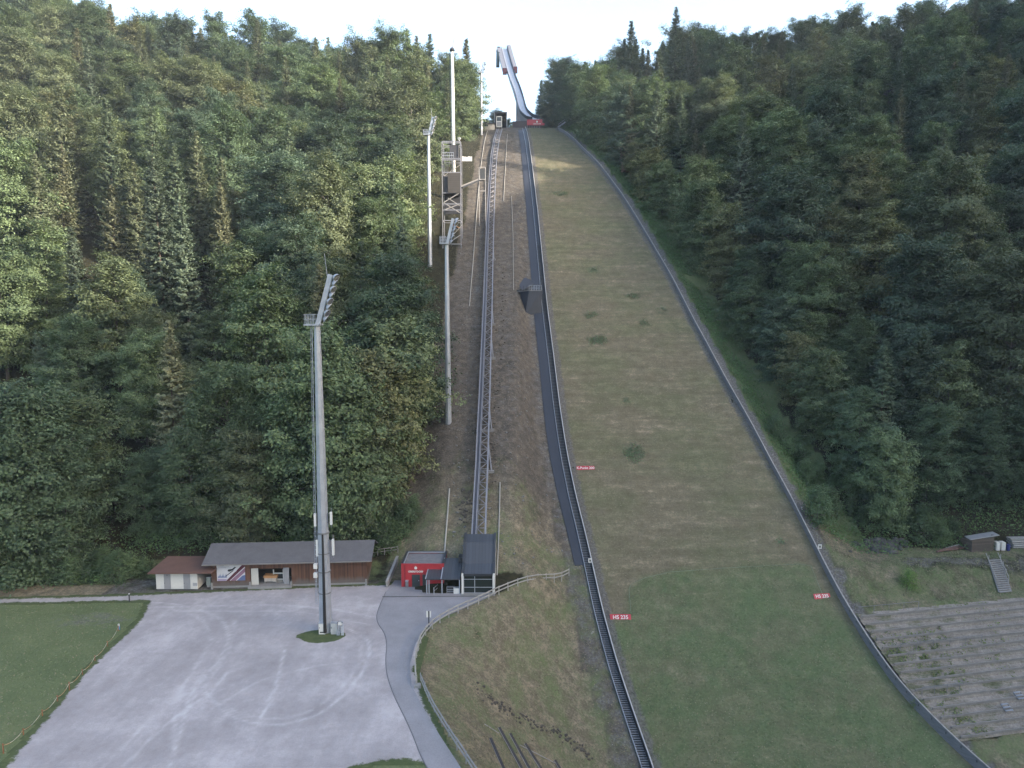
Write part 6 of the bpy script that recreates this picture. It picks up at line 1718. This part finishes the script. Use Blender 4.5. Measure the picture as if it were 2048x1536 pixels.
# small trees on the hilltop behind the inrun
for i, (px, sc, lab) in enumerate([(975, 0.42, 'small dark tree on the hilltop above the pale hilltop shed'), (990, 0.52, 'small dark tree standing behind the upper lift station'), (1003, 0.5, 'little dark tree just right of the upper lift station'), (1017, 0.46, 'little dark tree left of the foot of the inrun'), (1029, 0.44, 'little dark tree right behind the foot of the inrun')]):
    y = 345 + 4 * i; p = at_y(px, 240, y)
    plant('beech_tree', p.x, y, sc, i % 5, TINT['beech_tree'][0][0], lab, 'beech', 'beeches on the wooded slopes')
for i, (px, y, kind, var, sc, lab) in enumerate([(1060, 336, 'beech_tree', 5, 0.52, 'dark bushy beech close behind the right foot of the inrun'), (1081, 338, 'spruce_tree', 0, 0.92, 'dark ragged spruce standing alone just right of the inrun'),
        (1098, 332, 'beech_tree', 6, 0.78, 'dark beech between the lone ragged spruce and the right forest'), (1112, 322, 'beech_tree', 5, 0.9, 'tall dark beech at the top left corner of the right forest'), (1090, 318, 'beech_tree', 5, 0.34, 'low dark beech bush just right of the takeoff banner')]):
    p = at_y(px, 240, y)
    plant(kind, p.x, y, sc, var, (0.058, 0.084, 0.05), lab, kind.split('_')[0], 'beeches on the wooded slopes' if kind[0] == 'b' else 'spruces on the wooded slopes')
# shrubs
SH = [(1578, 905), (1592, 912), (1612, 965), (1630, 960), (1660, 975), (1690, 985), (1718, 990), (1742, 1005), (1700, 1025), (1660, 1035), (1635, 1045), (1770, 1040), (1800, 1055), (1830, 1050), (1870, 1065), (1910, 1070),
      (1545, 868), (1600, 935), (1680, 945), (1640, 1005), (1720, 1045), (1850, 1085), (1890, 1088), (60, 1165), (110, 1160), (170, 1158), (215, 1150), (255, 1145), (285, 1150), (20, 1172), (140, 1168), (775, 1090), (760, 1098), (800, 1062), (830, 1040), (240, 1165)]
SH.sort(key=lambda q: (q[0] > 1000, q[0]))
cnt = {0: 0, 1: 0}
for (px, py) in SH:
    sd_ = int(px > 1000); p = at_ground(px, py)
    tint, tn = random.choice(TINT['shrub'])
    plant('shrub', p.x, p.y, random.uniform(0.65, 1.1), random.randrange(3), tint, f"{tn} shrub, {ORD[cnt[sd_]]} from left along the {'right' if sd_ else 'left'} forest edge", 'shrub', 'shrubs along the forest edges', -0.25)
    cnt[sd_] += 1
p = at_ground(1816, 1172)
plant('shrub', p.x, p.y, 0.5, 1, (0.095, 0.15, 0.045), 'lone bright green shrub on the right grassy bank above the terraces', 'shrub', 'shrubs along the forest edges', -0.5)
p = at_ground(1840, 1412)
plant('shrub', p.x, p.y, 0.38, 2, (0.1, 0.13, 0.05), 'small pale shrub beside the board wall among the lower terraces', 'shrub', 'shrubs along the forest edges', -0.4)
# low leafy weed patches on the landing slope
def leafy(name, pts, hmin, hmax, n, leaf, mat_col, label, cat, kind=None, spread=0.4):
    rg = np.random.default_rng(len(pts) + n); P_ = np.repeat(np.array(pts), n, 0)
    P_ = P_ + rg.normal(size=P_.shape) * np.array((spread, spread, 0))
    z = np.where((P_[:, 0] > XL(P_[:, 1])) & (P_[:, 0] < XR(P_[:, 1])), Pz(P_[:, 1]), T(P_[:, 0], P_[:, 1]))
    c = np.stack([P_[:, 0], P_[:, 1], z + rg.uniform(hmin, hmax, len(P_))], 1)
    nn = norm(np.array((0, -0.3, 0.8)) + rg.normal(size=c.shape) * 0.5)
    l_ = rg.uniform(0.6, 1.3, len(c)) * leaf
    v, f = leaf_quads(c, nn, l_, l_ * 0.6, rg)
    base = Vector((float(c[:, 0].mean()), float(c[:, 1].mean()), float(c[:, 2].min())))
    me = np_mesh(name, v - np.array(base), f, LEAF)
    o = link(name, me); o.location = base; o.color = (*mat_col, 1)
    return tag(o, label, cat, 'weed patches on the landing slope' if kind is None else None, kind)
for px, py, rx, ry, dn, lab in [(1268, 908, 19, 17, 130, 'largest round green weed patch, low on the landing slope'), (1195, 681, 18, 9, 110, 'green weed patch left of the middle of the slope'), (1122, 388, 17, 4, 60, 'wide low green weed patch high on the slope near the left edge'),
                               (1267, 593, 13, 5, 55, 'green weed patch near the slope middle, above two others'), (1183, 631, 13, 5, 45, 'green weed patch just above the left middle patch'), (1287, 647, 10, 4, 35, 'small green weed patch right of the slope middle'), (1186, 541, 9, 3, 25, 'small thin green weed patch high left on the slope'),
                               (1322, 620, 9, 4, 25, 'faint green weed patch near the right board wall'), (1562, 1084, 7, 4, 14, 'tiny pale green weed tuft low right on the slope'), (1253, 803, 6, 4, 14, 'tiny green weed tuft above the largest round patch')]:
    pts = []
    for _ in range(dn):
        r_, a_ = math.sqrt(random.random()), random.uniform(0, 6.28); p = on_slope(px + rx * r_ * math.cos(a_), py + ry * r_ * math.sin(a_)); pts.append((p.x, p.y, 0))
    leafy('weed_patch', pts, 0.0, 0.3, 7, 0.26, (0.088, 0.125, 0.07), lab, 'weeds')
# undergrowth: the verge beside the right board wall and the forest fringes
und = []
while len(und) < 3600:
    y = random.uniform(118, 285); x = float(XR(y)) + 3 + abs(random.gauss(0, 1)) * np.interp(y, [118, 160, 285], [6, 3.5, 2.5])
    und.append((x, y, 0))
leafy('undergrowth', und, 0.0, 0.75, 9, 0.36, (0.07, 0.115, 0.045), 'low green undergrowth between the right board wall and the forest', None, 'stuff', 0.6)
und = []
while len(und) < 2600:
    x = random.uniform(-120, -20); y = (102.5 if x < -62 else 110.5) + abs(random.gauss(0, 4)); und.append((x, y, 0))
while len(und) < 3400:
    x = random.uniform(62, 150); y = 121 + abs(random.gauss(0, 4)) + (4 if x > 85 else 0); und.append((x, y, 0))
leafy('undergrowth', und, 0.0, 1.3, 10, 0.4, (0.065, 0.105, 0.042), 'leafy undergrowth along the foot of both forests', None, 'stuff', 0.8)
wd = []
while len(wd) < 260:
    k = random.randrange(NSTEP); d = (k + random.uniform(0.05, 0.9)) * DSTEP + 0.3; s0 = terr_start(d); s = s0 + abs(random.gauss(0, 11))
    x, y, _ = terr_pt(d, s, 0)
    if x < TERR_END and wav(np.array(x), np.array(y), 0.35, 2) > 0.05: wd.append((x, y, 0))
leafy('weeds', wd, 0.0, 0.35, 9, 0.28, (0.1, 0.125, 0.05), 'tufts of weeds growing on the terraces', None, 'stuff', 0.25)

def tuft_field(name, n, pick, leaf, hi, col, label):
    rg = np.random.default_rng(n); xy = pick(rg, n)
    on = (xy[:, 0] > XL(xy[:, 1])) & (xy[:, 0] < XR(xy[:, 1]))
    z = np.where(on, Pz(xy[:, 1]) + 0.05, T(xy[:, 0], xy[:, 1]))
    c = np.stack([xy[:, 0], xy[:, 1], z + rg.uniform(0.0, hi, len(xy))], 1)
    nn = norm(np.array((0, -0.4, 0.8)) + rg.normal(size=c.shape) * 0.32)
    l_ = rg.uniform(0.5, 1.4, len(c)) * leaf
    v, f = leaf_quads(c, nn, l_, l_ * 0.5, rg)
    o = link(name, np_mesh(name, v, f, TUFT)); o.color = (*col, 1); tag(o, label, None, kind='stuff')
TUFT, t, b = new_mat('grass blades')
oi = N(t, 'ShaderNodeObjectInfo'); g = N(t, 'ShaderNodeNewGeometry')
k1 = mth(t, 'ADD', mth(t, 'MULTIPLY', g.outputs['Random Per Island'], 0.5), mth(t, 'MULTIPLY', noise(t, pos(t, (0.35, 1, 0.4)), 0.35, 5, 0.7), 0.6))
tint_ = ramp(t, k1, [(0.3, 0.85), (0.52, 1.1), (0.68, 1.6)])
t.links.new(mixc(t, mth(t, 'MULTIPLY', ramp(t, k1, [(0.62, 0.0), (0.74, 1.0)]), 0.75), mixc(t, 1.0, oi.outputs['Color'], tint_, 'MULTIPLY'), (0.2, 0.165, 0.115)), b.inputs['Base Color'])
b.inputs['Roughness'].default_value = 0.9; b.inputs['Specular IOR Level'].default_value = 0.1
LUSHP = np.array(LUSH)
def pick_land(lush_part):
    def f(rg, n):
        y = rg.uniform(50, 285, n * 4); u_ = rg.uniform(0.02, 0.98, n * 4); x = XL(y) + u_ * (XR(y) - XL(y))
        ins = poly_dist(x, y, LUSH) > 0
        k_ = (ins if lush_part else ~ins) & (rg.uniform(0, 1, n * 4) < np.interp(y, [50, 120, 285], [1, 0.8, 0.35]))
        return np.stack([x[k_], y[k_]], 1)[:n]
    return f
def pick_bank(rg, n):
    y = rg.uniform(52, 112, n * 3); x = rg.uniform(-14, 16, n * 3); k_ = (x > XF(y) + 0.3) & (x < XL(y) - 1.6)
    return np.stack([x[k_], y[k_]], 1)[:n]
def pick_rbank(rg, n):
    y = rg.uniform(80, 122, n * 4); x = rg.uniform(36, 100, n * 4); d_ = terr_d(x, y); k_ = (x > XR(y) + 1.5) & (d_ < -0.3)
    return np.stack([x[k_], y[k_]], 1)[:n]
def pick_corr(rg, n):
    y = rg.uniform(104, 285, n * 3); x = rg.uniform(-18, 14, n * 3); k_ = (x < XL(y) - 5) & (x > np.interp(y, [q[0] for q in LB], [q[1] for q in LB]) + 2) & ((y > 109) | (x > -1))
    return np.stack([x[k_], y[k_]], 1)[:n]
def pick_lawn(rg, n):
    y = rg.uniform(52, 96, n * 4); x = rg.uniform(-75, -20, n * 4); k_ = (poly_dist(x, y, PARK) < -0.3)
    return np.stack([x[k_], y[k_]], 1)[:n]
tuft_field('grass', 42000, pick_land(False), 0.24, 0.08, (0.122, 0.106, 0.07), 'short dry grass on the brown part of the landing slope')
tuft_field('grass', 26000, pick_land(True), 0.22, 0.1, (0.082, 0.108, 0.052), 'lush grass on the lower part of the landing slope')
tuft_field('grass', 10000, pick_bank, 0.24, 0.12, (0.135, 0.122, 0.078), 'rough grass on the bank between path fence and stairs')
tuft_field('grass', 9000, pick_rbank, 0.28, 0.15, (0.098, 0.105, 0.06), 'rough grass on the right bank above the terraces')
tuft_field('grass', 14000, pick_corr, 0.28, 0.12, (0.09, 0.082, 0.066), 'sparse dry grass in the lift corridor')
tuft_field('grass', 12000, pick_lawn, 0.2, 0.06, (0.095, 0.118, 0.062), 'short grass of the lawn left of the car park')
# ------------------------------------------------------------------ the morning air

hb = MB(); hb.box(-1700, 1700, -600, 1800, -42, 262)
HM = bpy.data.materials.new('pale morning haze'); HM.use_nodes = True
ht_ = HM.node_tree; ht_.nodes.clear()
ho = ht_.nodes.new('ShaderNodeOutputMaterial'); pv = ht_.nodes.new('ShaderNodeVolumePrincipled')
pv.inputs['Color'].default_value = (0.72, 0.84, 1.0, 1); pv.inputs['Density'].default_value = 0.00012
ht_.links.new(pv.outputs[0], ho.inputs['Volume'])
o = hb.build('haze', HM); tag(o, 'thin bluish morning haze filling the valley', None, kind='stuff')
